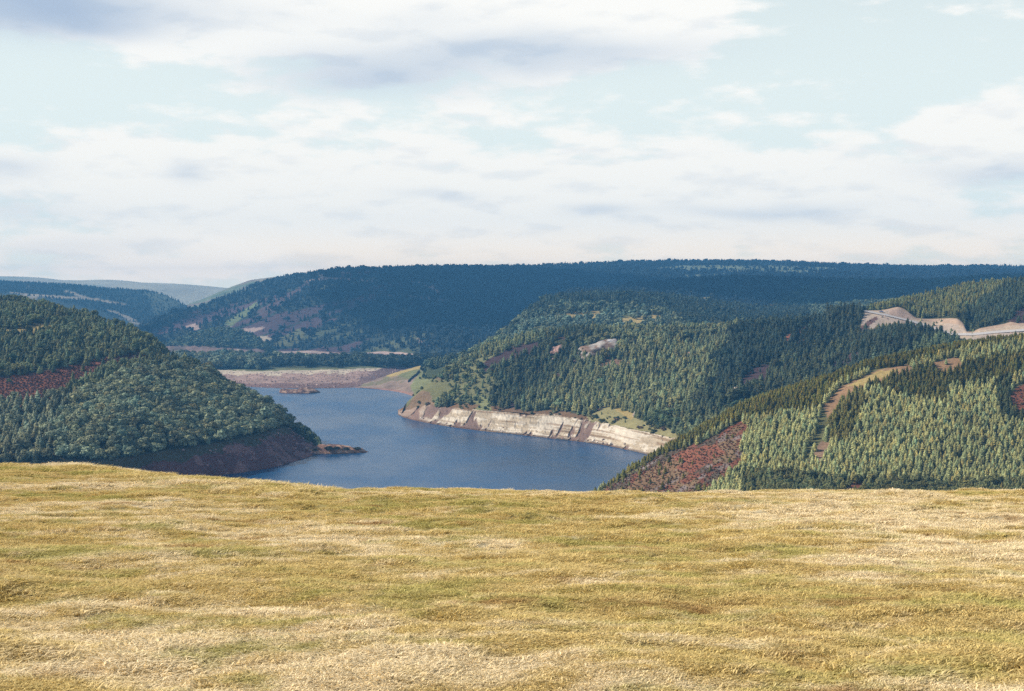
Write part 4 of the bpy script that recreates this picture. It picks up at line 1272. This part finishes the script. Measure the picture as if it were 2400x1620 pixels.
# bracken and heather clumps on the red banks, scree on the bare shores
def shrubs(name, hill, spacing, tmin, tmax, polys, h, tints, label, cat, shape=(1.2, 0.8)):
    d = hill.scatter(spacing, tmin, tmax)
    m = np.zeros(len(d['p']), bool)
    for pl in polys: m |= inside(pl, d['px'], d['py'])
    P = d['p'][m]
    n = len(P)
    hh = h * RNG.uniform(0.5, 1.5, n)
    T = np.array(tints)[RNG.integers(0, len(tints), n)] * RNG.uniform(0.7, 1.3, (n, 1))
    return plant(name, G_SHRUB, P, np.stack([np.zeros(n), np.zeros(n), RNG.uniform(0, 6.28, n)], 1), np.stack([hh * shape[0], hh * shape[0], hh * shape[1]], 1), RNG.integers(0, 3, n), T, label, cat)


shrubs('heather', HB, 1.9, 2.0, 4.4, [[(1390, 1160), (1480, 1108), (1540, 1070), (1640, 1040), (1700, 1004), (1735, 990), (1760, 1003), (1738, 1025), (1744, 1080), (1716, 1110), (1680, 1138), (1640, 1180)],
                                      [(2365, 935), (2385, 905), (2440, 890), (2440, 970), (2380, 965)]], 0.75,
       [(0.25, 0.088, 0.05), (0.27, 0.12, 0.06), (0.19, 0.08, 0.045), (0.30, 0.20, 0.10), (0.15, 0.13, 0.05), (0.17, 0.12, 0.05)],
       'red brown heather and bracken on the open bank of the near right slope', 'heather')
shrubs('heather', HJ, 2.0, 2.0, 3.4, [[(-60, 900), (0, 885), (120, 868), (200, 850), (300, 828), (345, 830), (335, 852), (250, 868), (200, 890), (140, 925), (90, 945), (-60, 955)]], 0.9,
       [(0.13, 0.05, 0.04), (0.10, 0.05, 0.035), (0.16, 0.07, 0.055)], 'dark red heather in the clearing across the left hill', 'heather')
d_ = HC.scatter(3.0, 0.0, 0.16)
m_ = (RNG.random(len(d_['p'])) < 0.35 * sstep(-0.2, 0.35, fbm(d_['p'][:, 0] / 14, d_['p'][:, 1] / 14, 3, 88))) & (d_['px'] > 975)
n_ = int(m_.sum())
h_ = RNG.uniform(0.8, 3.2, n_)
plant('scrub', G_SHRUB, d_['p'][m_], np.stack([0 * h_, 0 * h_, RNG.uniform(0, 6.28, n_)], 1), np.stack([h_ * 1.2, h_ * 1.2, h_], 1), RNG.integers(0, 3, n_),
      np.array([(0.13, 0.14, 0.06), (0.20, 0.13, 0.075), (0.08, 0.10, 0.05), (0.19, 0.19, 0.08)])[RNG.integers(0, 4, n_)], 'rough scrub and bracken along the top of the pale right bank cliff', 'scrub')
M_STONE = foliage_mat('stone', 'INST', 0.0)
G_STONE = planter(library('stone_shapes', [rock_mesh('stone', M_STONE, k) for k in range(4)]))


def stones(name, hill, spacing, tmin, tmax, keep, size, tints, label):
    d = hill.scatter(spacing, tmin, tmax)
    cl = fbm(d['p'][:, 0] / 9, d['p'][:, 1] / 9, 3, 13)
    m = RNG.random(len(cl)) < keep * sstep(-0.2, 0.4, cl) * 2
    P = d['p'][m]; n = len(P)
    s = size * RNG.uniform(0.4, 1.0, n)**2 * 1.6 + 0.15
    T = np.array(tints)[RNG.integers(0, len(tints), n)] * RNG.uniform(0.7, 1.3, (n, 1))
    return plant(name, G_STONE, P, RNG.uniform(0, 6.28, (n, 3)) * [0.1, 0.1, 1], np.stack([s, s, s], 1), RNG.integers(0, 4, n), T, label, 'stones')


stones('scree', HJ, 2.2, 1.0, 2.0, 0.4, 1.5, [(0.26, 0.14, 0.13), (0.15, 0.08, 0.075), (0.36, 0.22, 0.19), (0.10, 0.055, 0.05)], 'loose dark stones strewn over the shaded left bank')
stones('scree', SH, 4.0, 1.05, 1.3, 0.5, 1.8, [(0.42, 0.33, 0.26), (0.22, 0.14, 0.11), (0.55, 0.47, 0.38)], 'broken boulders at the foot of the pale right bank cliff')
stones('scree', HD, 2.6, 1.2, 1.95, 0.25, 1.8, [(0.46, 0.36, 0.28), (0.28, 0.19, 0.15), (0.18, 0.12, 0.10)], 'rubble tipped down the slope below the new road')
stones('scree', HP, 3.5, 1.0, 2.0, 0.3, 1.8, [(0.42, 0.30, 0.25), (0.24, 0.15, 0.13), (0.16, 0.10, 0.09)], 'scattered stones on the brown beach at the head of the lake')
# ------------------------------------------------------------------ single rocks, bushes, wall, car
def outcrop(px, py, hill, w, d, h, colr, label, seed, nm='rock_outcrop'):
    p, n = hill.at(px, py)
    import bmesh
    bm = bmesh.new()
    bmesh.ops.create_icosphere(bm, subdivisions=4, radius=1)
    V = np.array([v.co[:] for v in bm.verts])
    F = np.array([[q.index for q in f.verts] for f in bm.faces])
    bm.free()
    a, b, c = V[:, 0], V[:, 1], V[:, 2]
    k = 1 + 0.30 * fbm(a * 2 + seed, b * 2 + c * 1.3, 4, seed) + 0.14 * np.round(2.5 * vnoise(a * 5 + c, b * 4 - c * 2, seed + 5)) / 2.5
    V = V * k[:, None] * np.array([w / 2, d / 2, h])
    cn = vnoise(V[:, 0] / w * 14, V[:, 2] / h * 3 + V[:, 1] / d * 2, seed + 11)
    c0 = np.array(colr[0]) * (cn[:, None] > 0.0) + np.array(colr[1]) * (cn[:, None] <= 0.0)
    o = link(nm, mesh_from(nm, V, F, [M_BANK], c0 * (1 + 0.25 * cn[:, None])))
    o.location = p - n * h * 0.25
    o.rotation_euler = Vector((0, 0, 1)).rotation_difference(n).to_euler()
    return tag(o, label, 'rock outcrop')


GREYR, PINKR = [(0.52, 0.47, 0.44), (0.34, 0.24, 0.20)], [(0.40, 0.24, 0.19), (0.28, 0.17, 0.14)]
outcrop(1400, 823, HC, 44, 34, 8, [(0.40, 0.35, 0.30), (0.24, 0.155, 0.11)], 'largest pale grey and brown crag high in the forest of the right bank hill', 3)
outcrop(1425, 806, HC, 24, 14, 5, [(0.46, 0.42, 0.40), (0.26, 0.18, 0.14)], 'small whitish rock face just above the largest crag in the forest', 5)
outcrop(1308, 822, HC, 15, 16, 5, PINKR, 'rounded purple brown crag left of the largest pale crag', 7)
outcrop(1302, 842, HC, 7, 5, 2.5, PINKR, 'small pinkish boulder just below the purple brown crag', 9)
outcrop(1578, 846, HC, 9, 7, 3.5, PINKR, 'left of two pink rocks showing in the upper forest', 12)
outcrop(1622, 830, HC, 10, 8, 4, PINKR, 'right and higher of two pink rocks showing in the upper forest', 14)
outcrop(1440, 852, HC, 18, 9, 3, [(0.30, 0.17, 0.12), (0.17, 0.11, 0.07)], 'low brown rock rib below the largest pale crag', 16)
outcrop(1492, 972, HC, 8, 8, 4, GREYR, 'pale rock standing among conifers above the cliff top grass', 18)
outcrop(1733, 918, HC, 13, 12, 5, [(0.50, 0.44, 0.38), (0.34, 0.25, 0.2)], 'pale crag at the foot of the dark heather patch right of centre', 20)
outcrop(1810, 922, HC, 9, 8, 3.5, GREYR, 'grey rock behind the crest of the near right slope', 22)
outcrop(1605, 983, HC, 12, 7, 3.5, [(0.26, 0.17, 0.10), (0.16, 0.11, 0.07)], 'brown rounded rock beside the green bush above the inlet', 24)
outcrop(1640, 972, HC, 14, 6, 3, [(0.30, 0.2, 0.12), (0.2, 0.14, 0.09)], 'low brown rock right of the rounded rock above the inlet', 26)


def bush(px, py, hill, h, w, tint, label, k, nm='shrub', cat='shrub', lib=None):
    p, n = hill.at(px, py)
    single(nm, (lib or SHR_O)[k % len(lib or SHR_O)], p - Vector((0, 0, 0.2)), (0, 0, k * 1.7), w, h, tint, label, cat)


bush(1595, 992, HC, 5, 9, (0.06, 0.095, 0.05), 'round dark green bush above the inlet behind the near right slope', 0)
bush(1062, 925, HC, 4, 5, (0.10, 0.14, 0.05), 'yellow green bush low on the grassy nose of the right bank', 1)
bush(1088, 935, HC, 4.5, 5, (0.05, 0.085, 0.04), 'dark green bush near the cliff edge on the nose of the right bank', 2)
bush(1540, 830, HC, 11, 9, (0.022, 0.034, 0.024), 'tall near black tree standing above the canopy of the right bank hill', 3, 'conifer', 'tree', CON_O)
bush(330, 866, HJ, 9.5, 7.5, (0.085, 0.11, 0.065), 'tall pale conifer poking above the wood beside the heather clearing', 4, 'conifer', 'tree', CON_O)
bush(243, 858, HJ, 7.5, 7, (0.08, 0.105, 0.065), 'grey green conifer at the upper edge of the heather clearing', 5, 'conifer', 'tree', CON_O)
bush(172, 912, HJ, 8.5, 7, (0.075, 0.10, 0.06), 'grey conifer spire at the lower edge of the heather clearing', 7, 'conifer', 'tree', CON_O)
bush(1018, 858, HQ, 12, 15, (0.030, 0.050, 0.036), 'large dark tree at the head of the stone wall on the point', 8, 'broadleaf_tree', 'tree', BRO_O)
bush(1000, 864, HQ, 9, 10, (0.030, 0.050, 0.036), 'smaller dark tree beside the large one above the stone wall', 9, 'broadleaf_tree', 'tree', BRO_O)
for q, (ux, uy, w, h, lab) in enumerate(((-9.5, -8.2, 3.2, 2.0, 'small dark bush at the waterline in the middle of the rocky spit'), (0.5, -8.0, 6.0, 2.8, 'largest dark bush on the rocky spit'),
                                         (6.5, -7.6, 5.0, 2.4, 'middle dark bush on the rocky spit'), (14.0, -6.4, 5.0, 2.0, 'dark bush right of the middle one on the spit'),
                                         (22, -3.0, 5.5, 1.7, 'low dark bush at the outer tip of the rocky spit'))):
    ang = 0.16
    X, Y = SPIT.location.x + ux * math.cos(ang) - uy * math.sin(ang), SPIT.location.y + ux * math.sin(ang) + uy * math.cos(ang)
    j = np.argmin((SPITV[..., 0] - ux)**2 + (SPITV[..., 1] - uy)**2)
    z = float(SPITV[..., 2].ravel()[j])
    single('shrub', SHR_O[q % 3], (X, Y, max(z, 0) - 0.25), (0, 0, q * 2.1), w, h, (0.030, 0.036, 0.026), lab, 'shrub')


def stone_wall():
    pts = [(957, 897), (960, 892), (968, 886), (976, 880), (981, 875), (983, 871)]
    P = [HQ.at(a, b)[0] for a, b in pts]
    q = np.array([p[:] for p in P])
    tt = np.linspace(0, len(q) - 1, 70)
    C = pchip(np.arange(len(q)), q, tt)
    T = np.gradient(C, axis=0); T[:, 2] = 0
    T /= np.linalg.norm(T, axis=1)[:, None] + 1e-9
    N = np.stack([-T[:, 1], T[:, 0], 0 * T[:, 0]], 1)
    r = np.random.default_rng(2)
    V, F = [], []
    sec = [(-0.9, -0.6), (-0.8, 1.1), (-0.4, 2.3), (0.4, 2.3), (0.8, 1.1), (0.9, -0.6)]
    for k in range(len(C)):
        for a, b in sec:
            V.append(C[k] + N[k] * a * (1 + 0.3 * r.normal()) + [0, 0, b * (1 + (0.18 * r.normal() if b > 0 else 0))])
    m = len(sec)
    for k in range(len(C) - 1):
        for a in range(m - 1):
            F.append((k * m + a, k * m + a + 1, (k + 1) * m + a + 1, (k + 1) * m + a))
    F += [tuple(range(m)), tuple(range((len(C) - 1) * m, len(C) * m))]
    o = link('dry_stone_wall', mesh_from('dry_stone_wall', V, F, [plain_mat('wall stone', (0.07, 0.065, 0.07), 1.2, 0.5, 0.95, 0.1, 0.8, 0.3)]))
    tag(o, 'dark dry stone wall running down the grassy point at the head of the lake', 'stone wall')


stone_wall()


def parked_car():
    import bmesh
    px = np.array([2066.0])
    d = float(pchip([p[0] for p in road_i], [p[2] for p in road_i], px)[0]) + 2.5
    y = float(pchip([p[0] for p in road_i], [p[1] for p in road_i], px)[0])
    rx, rz = ray(px, y)
    j = np.argmin(np.abs(HD.V[..., 0] - float(rx[0]) * d) + np.abs(HD.V[..., 1] - d) * 0.6)
    loc = HD.V.reshape(-1, 3)[j]
    root = bpy.data.objects.new('parked_car', None); COL.objects.link(root)
    root.location = (float(loc[0]), float(loc[1]), float(loc[2]) + 0.45)
    root.rotation_euler.z = R(-12)
    tag(root, 'small blue car parked beside the pale new road at the hillside cutting', 'car')
    paint = plain_mat('car paint', (0.03, 0.14, 0.38), 1, 0.05, 0.3, 0.5)
    glass = plain_mat('car glass', (0.03, 0.04, 0.05), 1, 0.05, 0.1, 0.6)
    tyre = plain_mat('car tyre', (0.02, 0.02, 0.02), 1, 0.05)
    steel = plain_mat('car steel', (0.5, 0.5, 0.5), 1, 0.05, 0.4)

    def hull(name, prof, halfw, mat, par, top_in=0.0, z0=0):
        V, F = [], []
        for s in (-1, 1):
            for x, z in prof: V.append((x, s * (halfw - (top_in if z > z0 else 0)), z))
        m = len(prof)
        F.append(tuple(range(m))[::-1]); F.append(tuple(range(m, 2 * m)))
        for k in range(m): F.append((k, (k + 1) % m, m + (k + 1) % m, m + k))
        o = link(name, mesh_from(name, V, F, [mat]), par)
        bv = o.modifiers.new('edges', 'BEVEL'); bv.width = 0.06; bv.segments = 2
        return o
    hull('body', [(-2.0, 0.32), (-1.95, 0.75), (-0.95, 0.92), (1.25, 0.95), (1.95, 0.85), (2.0, 0.32)], 0.80, paint, root)
    cab = hull('cabin', [(-0.95, 0.93), (-0.45, 1.34), (0.75, 1.38), (1.35, 0.96)], 0.72, paint, root, 0.1, 1.0)
    hull('window', [(-0.80, 0.97), (-0.40, 1.27), (0.68, 1.30), (1.18, 0.98)], 0.735, glass, cab, 0.1, 1.0)
    for sx in (-1.25, 1.25):
        for sy in (-0.72, 0.72):
            V, F = [], []
            for q, yy in enumerate((-0.09, 0.09)):
                for k in range(16):
                    a = 6.2832 * k / 16
                    V.append((0.31 * math.cos(a), yy, 0.31 * math.sin(a)))
            F = [tuple(range(16)), tuple(range(16, 32))[::-1]] + [(k, (k + 1) % 16, 16 + (k + 1) % 16, 16 + k) for k in range(16)]
            w = link('wheel', mesh_from('wheel', V, F, [tyre]), root)
            w.location = (sx, sy, 0.31)
            V2 = [(0.17 * math.cos(6.2832 * k / 12), (0.095 if sy > 0 else -0.095), 0.17 * math.sin(6.2832 * k / 12)) for k in range(12)]
            link('hubcap', mesh_from('hubcap', V2, [tuple(range(12))], [steel]), w)
    for sy in (-0.55, 0.55):
        o = hull('headlight', [(-2.03, 0.58), (-2.03, 0.72), (-1.9, 0.72), (-1.9, 0.58)], 0.12, steel, root)
        o.location.y = sy


parked_car()

# ------------------------------------------------------------------ grass of the pasture
M_BLADE = pasture_mat('grass blade', 1.0, True)
G_GRASS = planter(library('grass_shapes', [grass_mesh('tuft', M_BLADE, k, n=64, hmin=0.006, hmax=0.018, rad=0.11, lean=3.4, width=0.0045) for k in range(5)]
                          + [grass_mesh('tussock', M_BLADE, 10 + k, n=110, hmin=0.012, hmax=0.042, rad=0.11, lean=1.9, width=0.0045) for k in range(3)]))


def grass():
    n = 190000
    y = np.sqrt(RNG.uniform(6.5**2, 47**2, n))
    x = RNG.uniform(-1, 1, n) * (0.44 * y + 7)
    yn = np.sqrt(RNG.uniform(6.5**2, 17**2, 60000))
    y = np.concatenate([y, yn]); x = np.concatenate([x, RNG.uniform(-1, 1, len(yn)) * (0.42 * yn + 1.5)])
    ok = y < brow(x) + 6
    x, y = x[ok], y[ok]
    tus = fbm(x / 1.3, y / 1.0, 4, 81)
    edge = (np.abs(y - brow(x)) < 5) & ((x < -1) | (x > 11))
    big = (tus > 0.34) | (edge & (tus > 0.02)) | (RNG.random(len(x)) < 0.01)
    s = RNG.uniform(0.7, 1.25, len(x)) * (1 + 0.5 * np.clip(tus, -0.6, 1))
    hs = s * np.where(big, 0.75, 0.85)
    rot = np.stack([RNG.normal(0, 0.06, len(x)), RNG.normal(0, 0.06, len(x)), RNG.normal(0.15, 0.45, len(x)) + np.pi * (RNG.random(len(x)) < 0.3)], 1)
    pick = np.where(big, 5 + RNG.integers(0, 3, len(x)), RNG.integers(0, 5, len(x)))
    rim = edge & (x < -4) & (np.abs(y - brow(x)) < 3.5) & (tus > -0.05)
    s = np.where(rim, s * 1.7, s); hs = np.where(rim, hs * 2.6, hs)
    plant('grass', G_GRASS, np.stack([x, y, field_z(x, y) + 0.008], 1), rot, np.stack([s, s, hs], 1), pick, None, 'dry golden hill grass of the foreground pasture', 'grass')


grass()

# ------------------------------------------------------------------ air
def haze():
    m = bpy.data.materials.new('valley air')
    m.use_nodes = True
    t = NT(m.node_tree)
    v = t.new('ShaderNodeVolumePrincipled')
    v.inputs['Color'].default_value = HAZE_COL + (1,)
    v.inputs['Density'].default_value = HAZE_D
    v.inputs['Anisotropy'].default_value = 0.0
    out = t.new('ShaderNodeOutputMaterial')
    t.put(out.inputs['Volume'], v.outputs[0])
    x0, x1, y0, y1, z0, z1 = -4000, 4500, -900, 7500, -34, max(float(H.V[..., 2].max()) for H in (HF, HE, HG, HH, HL, HM)) + 16
    V = [(x, y, z) for z in (z0, z1) for y in (y0, y1) for x in (x0, x1)]
    F = [(0, 2, 3, 1), (4, 5, 7, 6), (0, 1, 5, 4), (2, 6, 7, 3), (0, 4, 6, 2), (1, 3, 7, 5)]
    o = link('haze', mesh_from('haze', V, F, [m]))
    tag(o, 'pale blue haze filling the valley air', 'haze', kind='stuff')


HAZE_COL, HAZE_D = (0.16, 0.52, 1.0), 1.25e-4
haze()

# ------------------------------------------------------------------ cloud added above the view to shade the far hills
SUN_AZ, SUN_EL = R(-84), R(37)          # low from the left of the view
sd = Vector((math.sin(SUN_AZ) * math.cos(SUN_EL), math.cos(SUN_AZ) * math.cos(SUN_EL), math.sin(SUN_EL)))


def cloud(label, ground_poly, zc, thick, seed):
    # unseen flat-based cloud added to shade the hills; outline cast back from its shadow
    k = (zc - 90) / sd.z
    P = np.array(ground_poly, float) + np.array([sd.x * k, sd.y * k])
    lo, hi = P.min(0) - 60, P.max(0) + 60
    nx, ny = int((hi[0] - lo[0]) / 40), int((hi[1] - lo[1]) / 40)
    X, Y = np.meshgrid(np.linspace(lo[0], hi[0], nx), np.linspace(lo[1], hi[1], ny))
    jx, jy = X + 110 * fbm(X / 260, Y / 260, 4, seed), Y + 110 * fbm(X / 260, Y / 260, 4, seed + 1)
    D = np.full(X.shape, 1e9)
    for i in range(len(P)):
        a, b = P[i], P[(i + 1) % len(P)]
        q = np.clip(((jx - a[0]) * (b[0] - a[0]) + (jy - a[1]) * (b[1] - a[1])) / ((b - a)**2).sum(), 0, 1)
        D = np.minimum(D, np.hypot(jx - a[0] - q * (b[0] - a[0]), jy - a[1] - q * (b[1] - a[1])))
    ins = inside([tuple(v) for v in P], jx, jy)
    h = np.where(ins, np.sqrt(np.clip(D, 0, 400) / 400), 0)
    top = zc + 12 + thick * h * (1 + 0.5 * fbm(X / 150, Y / 150, 4, seed + 2))
    bot = zc - 0.15 * thick * h * (1 + 0.8 * fbm(X / 200, Y / 200, 4, seed + 3))
    n = X.size
    V = np.concatenate([np.stack([X, Y, top], -1).reshape(-1, 3), np.stack([X, Y, bot], -1).reshape(-1, 3)])
    cell = ins[:-1, :-1] & ins[1:, :-1] & ins[:-1, 1:] & ins[1:, 1:]
    idx = np.arange(n).reshape(X.shape)
    q = np.stack([idx[:-1, :-1], idx[:-1, 1:], idx[1:, 1:], idx[1:, :-1]], -1)[cell]
    F = [q, q[:, ::-1] + n]
    e = {}
    for f in q.tolist():
        for a, b in ((f[0], f[1]), (f[1], f[2]), (f[2], f[3]), (f[3], f[0])):
            if (b, a) in e: e.pop((b, a))
            else: e[(a, b)] = 1
    F.append(np.array([[b, a, a + n, b + n] for a, b in e]))
    o = link('cloud', mesh_from('cloud', V, np.concatenate(F), [M_CLOUD], None, True))
    tag(o, label, 'cloud', kind='structure')


M_CLOUD = plain_mat('cloud body', (0.86, 0.86, 0.86), 0.004, 0.05, 1.0, 0.0)
cloud('broad cumulus added out of view to shade the big hill', [(-300, 2850), (-410, 3300), (-400, 3700), (-470, 4300), (-300, 4750), (300, 4800), (500, 4250), (1500, 4150), (2400, 4200), (2700, 3000), (2200, 2420), (1000, 2380),
      (500, 2450), (300, 2780), (-100, 2830)], 1560, 260, 5)

# ------------------------------------------------------------------ sun, sky, clouds
sun = bpy.data.lights.new('sun', 'SUN')
sun.energy = 4.9
sun.angle = R(0.53)
sun.color = (1.0, 0.93, 0.82)
so = bpy.data.objects.new('sun', sun); COL.objects.link(so)
so.rotation_euler = sd.to_track_quat('Z', 'Y').to_euler()

W = bpy.data.worlds.new('World'); S.world = W
W.use_nodes = True
t = NT(W.node_tree)
sky = t.new('ShaderNodeTexSky', sky_type='NISHITA')
sky.sun_disc = False
sky.sun_elevation = SUN_EL
sky.sun_rotation = SUN_AZ
sky.altitude = 400
dirv = t.new('ShaderNodeTexCoord').outputs['Generated']
sep = t.new('ShaderNodeSeparateXYZ'); t.put(sep.inputs[0], dirv)
az = t.math('ARCTAN2', sep.outputs[0], sep.outputs[1])
el = t.math('ARCSINE', sep.outputs[2])


def plane(sx, sy, ox=0.0, oy=0.0, oel=0.0):
    c = t.new('ShaderNodeCombineXYZ')
    t.put(c.inputs[0], t.math('ADD', t.math('MULTIPLY', az, sx), ox))
    e = t.math('ADD', el, oel) if oel else el
    t.put(c.inputs[1], t.math('ADD', t.math('MULTIPLY', e, sy), oy))
    return c.outputs[0]


warp = t.noise(plane(9, 20, 3.1, 1.7), 1.0, 3, 0.5)
warp = t.math('MULTIPLY', t.math('SUBTRACT', warp, 0.5), 0.05)


def blob(px, py, wx, wy, amp=1.0, wob=1.0):
    """A cloud bank centred on a bearing/elevation, soft-edged and wobbled."""
    a0, e0 = (px - 1200) / FPX, (YH - py) / FPX
    x = t.math('DIVIDE', t.math('SUBTRACT', az, a0), wx / FPX)
    y = t.math('DIVIDE', t.math('ADD', t.math('SUBTRACT', el, e0), t.math('MULTIPLY', warp, 0.5 * wob)), wy / FPX)
    r = t.math('ADD', t.math('MULTIPLY', x, x), t.math('MULTIPLY', y, y))
    return t.math('MULTIPLY', t.math('EXPONENT', t.math('MULTIPLY', r, -1.0)), amp)


def total(xs):
    s = xs[0]
    for q in xs[1:]: s = t.math('ADD', s, q)
    return s


GAIN = 10.0                               # background strength 0.1
def lum(r, g, b): return (r * GAIN, g * GAIN, b * GAIN)
low = t.ramp(el, 0.10, 0.55, 1.0, 0.0)     # the thin bright veil hangs low, the blue shows overhead
base = t.mix(t.math('MULTIPLY', low, 0.93), sky.outputs[0], lum(0.815, 0.90, 0.875))
# soft cumulus: fine noise field squeezed flat towards the horizon
f1 = t.noise(plane(17, 52), 1.0, 8, 0.58)
f1b = t.noise(plane(17, 52, 0, 0, 0.0075), 1.0, 4, 0.5)
f1s = t.noise(plane(17, 52), 1.0, 4, 0.5)
big = t.noise(plane(5.0, 14, 7.7, 2.2), 1.0, 3, 0.5)
bias = total([blob(600, 440, 620, 120, 0.20), blob(1600, 470, 900, 95, 0.24), blob(2300, 340, 190, 70, 0.24), blob(330, 390, 200, 60, 0.16), blob(1300, 590, 1500, 75, 0.16),
              blob(850, 30, 520, 130, 0.34), blob(150, 30, 330, 85, 0.32), blob(1250, 110, 330, 60, 0.24), blob(1400, 20, 240, 60, 0.20),
              blob(2000, 170, 480, 110, -0.06), blob(120, 230, 260, 80, -0.16), blob(1150, 280, 500, 60, 0.04), blob(2240, 320, 120, 40, 0.34), blob(2060, 330, 60, 40, -0.12), blob(1600, 60, 120, 60, 0.12)])
over = t.math('MULTIPLY', t.ramp(el, 0.30, 0.7), -0.08)
dens = total([t.math('MULTIPLY', f1, 0.72), t.math('MULTIPLY', big, 0.28), bias, over])
cov = t.ramp(dens, 0.49, 0.64)
shade_n = t.math('SUBTRACT', f1s, f1b)       # thinner above than here = lit top, thicker above = grey base
under = total([blob(60, 50, 330, 62, 1.5), blob(230, 95, 130, 30, 0.4), blob(860, 190, 240, 44, 0.8), blob(1230, 135, 380, 40, 0.75), blob(1000, 60, 120, 26, 0.2), blob(640, 60, 260, 30, 0.12), blob(1400, 492, 70, 16, 0.5), blob(1770, 495, 190, 15, 0.45),
               blob(2330, 425, 190, 22, 0.55), blob(1020, 465, 100, 12, 0.3), blob(450, 410, 40, 22, 0.40), blob(60, 410, 90, 22, 0.45), blob(150, 590, 300, 26, 0.30), blob(80, 500, 120, 30, 0.3)])
lown = t.math('MULTIPLY', t.ramp(shade_n, 0.02, -0.20), 0.30)
white = t.mix(t.ramp(el, 0.0, 0.2), lum(0.995, 0.965, 0.89), lum(0.975, 0.96, 0.915))
cloudc = t.mix(t.math('ADD', lown, t.math('MULTIPLY', under, t.math('ADD', t.math('MULTIPLY', f1b, 0.9), 0.45)), clamp=True), white, lum(0.60, 0.665, 0.735))
final = t.mix(t.math('MULTIPLY', cov, 0.95), base, cloudc)
final = t.mix(t.math('MULTIPLY', under, 0.35, clamp=True), final, lum(0.50, 0.60, 0.72))
dark = t.math('MULTIPLY', total([blob(40, 45, 300, 58, 0.85), blob(230, 90, 130, 34, 0.4), blob(860, 185, 230, 40, 0.14), blob(1250, 130, 330, 36, 0.12)]), t.math('ADD', f1b, 0.45))
final = t.mix(t.math('MINIMUM', dark, 0.85), final, lum(0.40, 0.50, 0.65))
gl = t.new('ShaderNodeMix', data_type='RGBA')
t.put(gl.inputs[0], t.ramp(el, 0.055, 0.002))
gl.inputs[6].default_value = (1, 1, 1, 1)
gl.inputs[7].default_value = (1.72, 1.44, 1.16, 1)
final = t.vmath('MULTIPLY', final, gl.outputs[2])
bg = t.new('ShaderNodeBackground')
t.put(bg.inputs['Color'], final)
bg.inputs['Strength'].default_value = 0.1
wo = t.new('ShaderNodeOutputWorld')
t.put(wo.inputs['Surface'], bg.outputs[0])

# ------------------------------------------------------------------ camera and output
cam = bpy.data.cameras.new('camera')
cam.sensor_width = 36
cam.lens = 36 * FPX / 2400
cam.clip_start, cam.clip_end = 0.1, 60000
co = bpy.data.objects.new('camera', cam); COL.objects.link(co)
co.location = (0, 0, CZ)
co.rotation_euler = (math.pi / 2 - PITCH, 0, 0)
S.camera = co
vs = S.view_settings
S.display_settings.display_device = 'sRGB'
vs.view_transform = 'Standard'
vs.look = 'None'
vs.exposure, vs.gamma = 0.12, 1.0
S.cycles.max_bounces = 5
S.cycles.diffuse_bounces = 2
S.cycles.glossy_bounces = 2
S.cycles.volume_bounces = 0
S.cycles.use_denoising = False
S.cycles.denoiser = 'OPENIMAGEDENOISE'
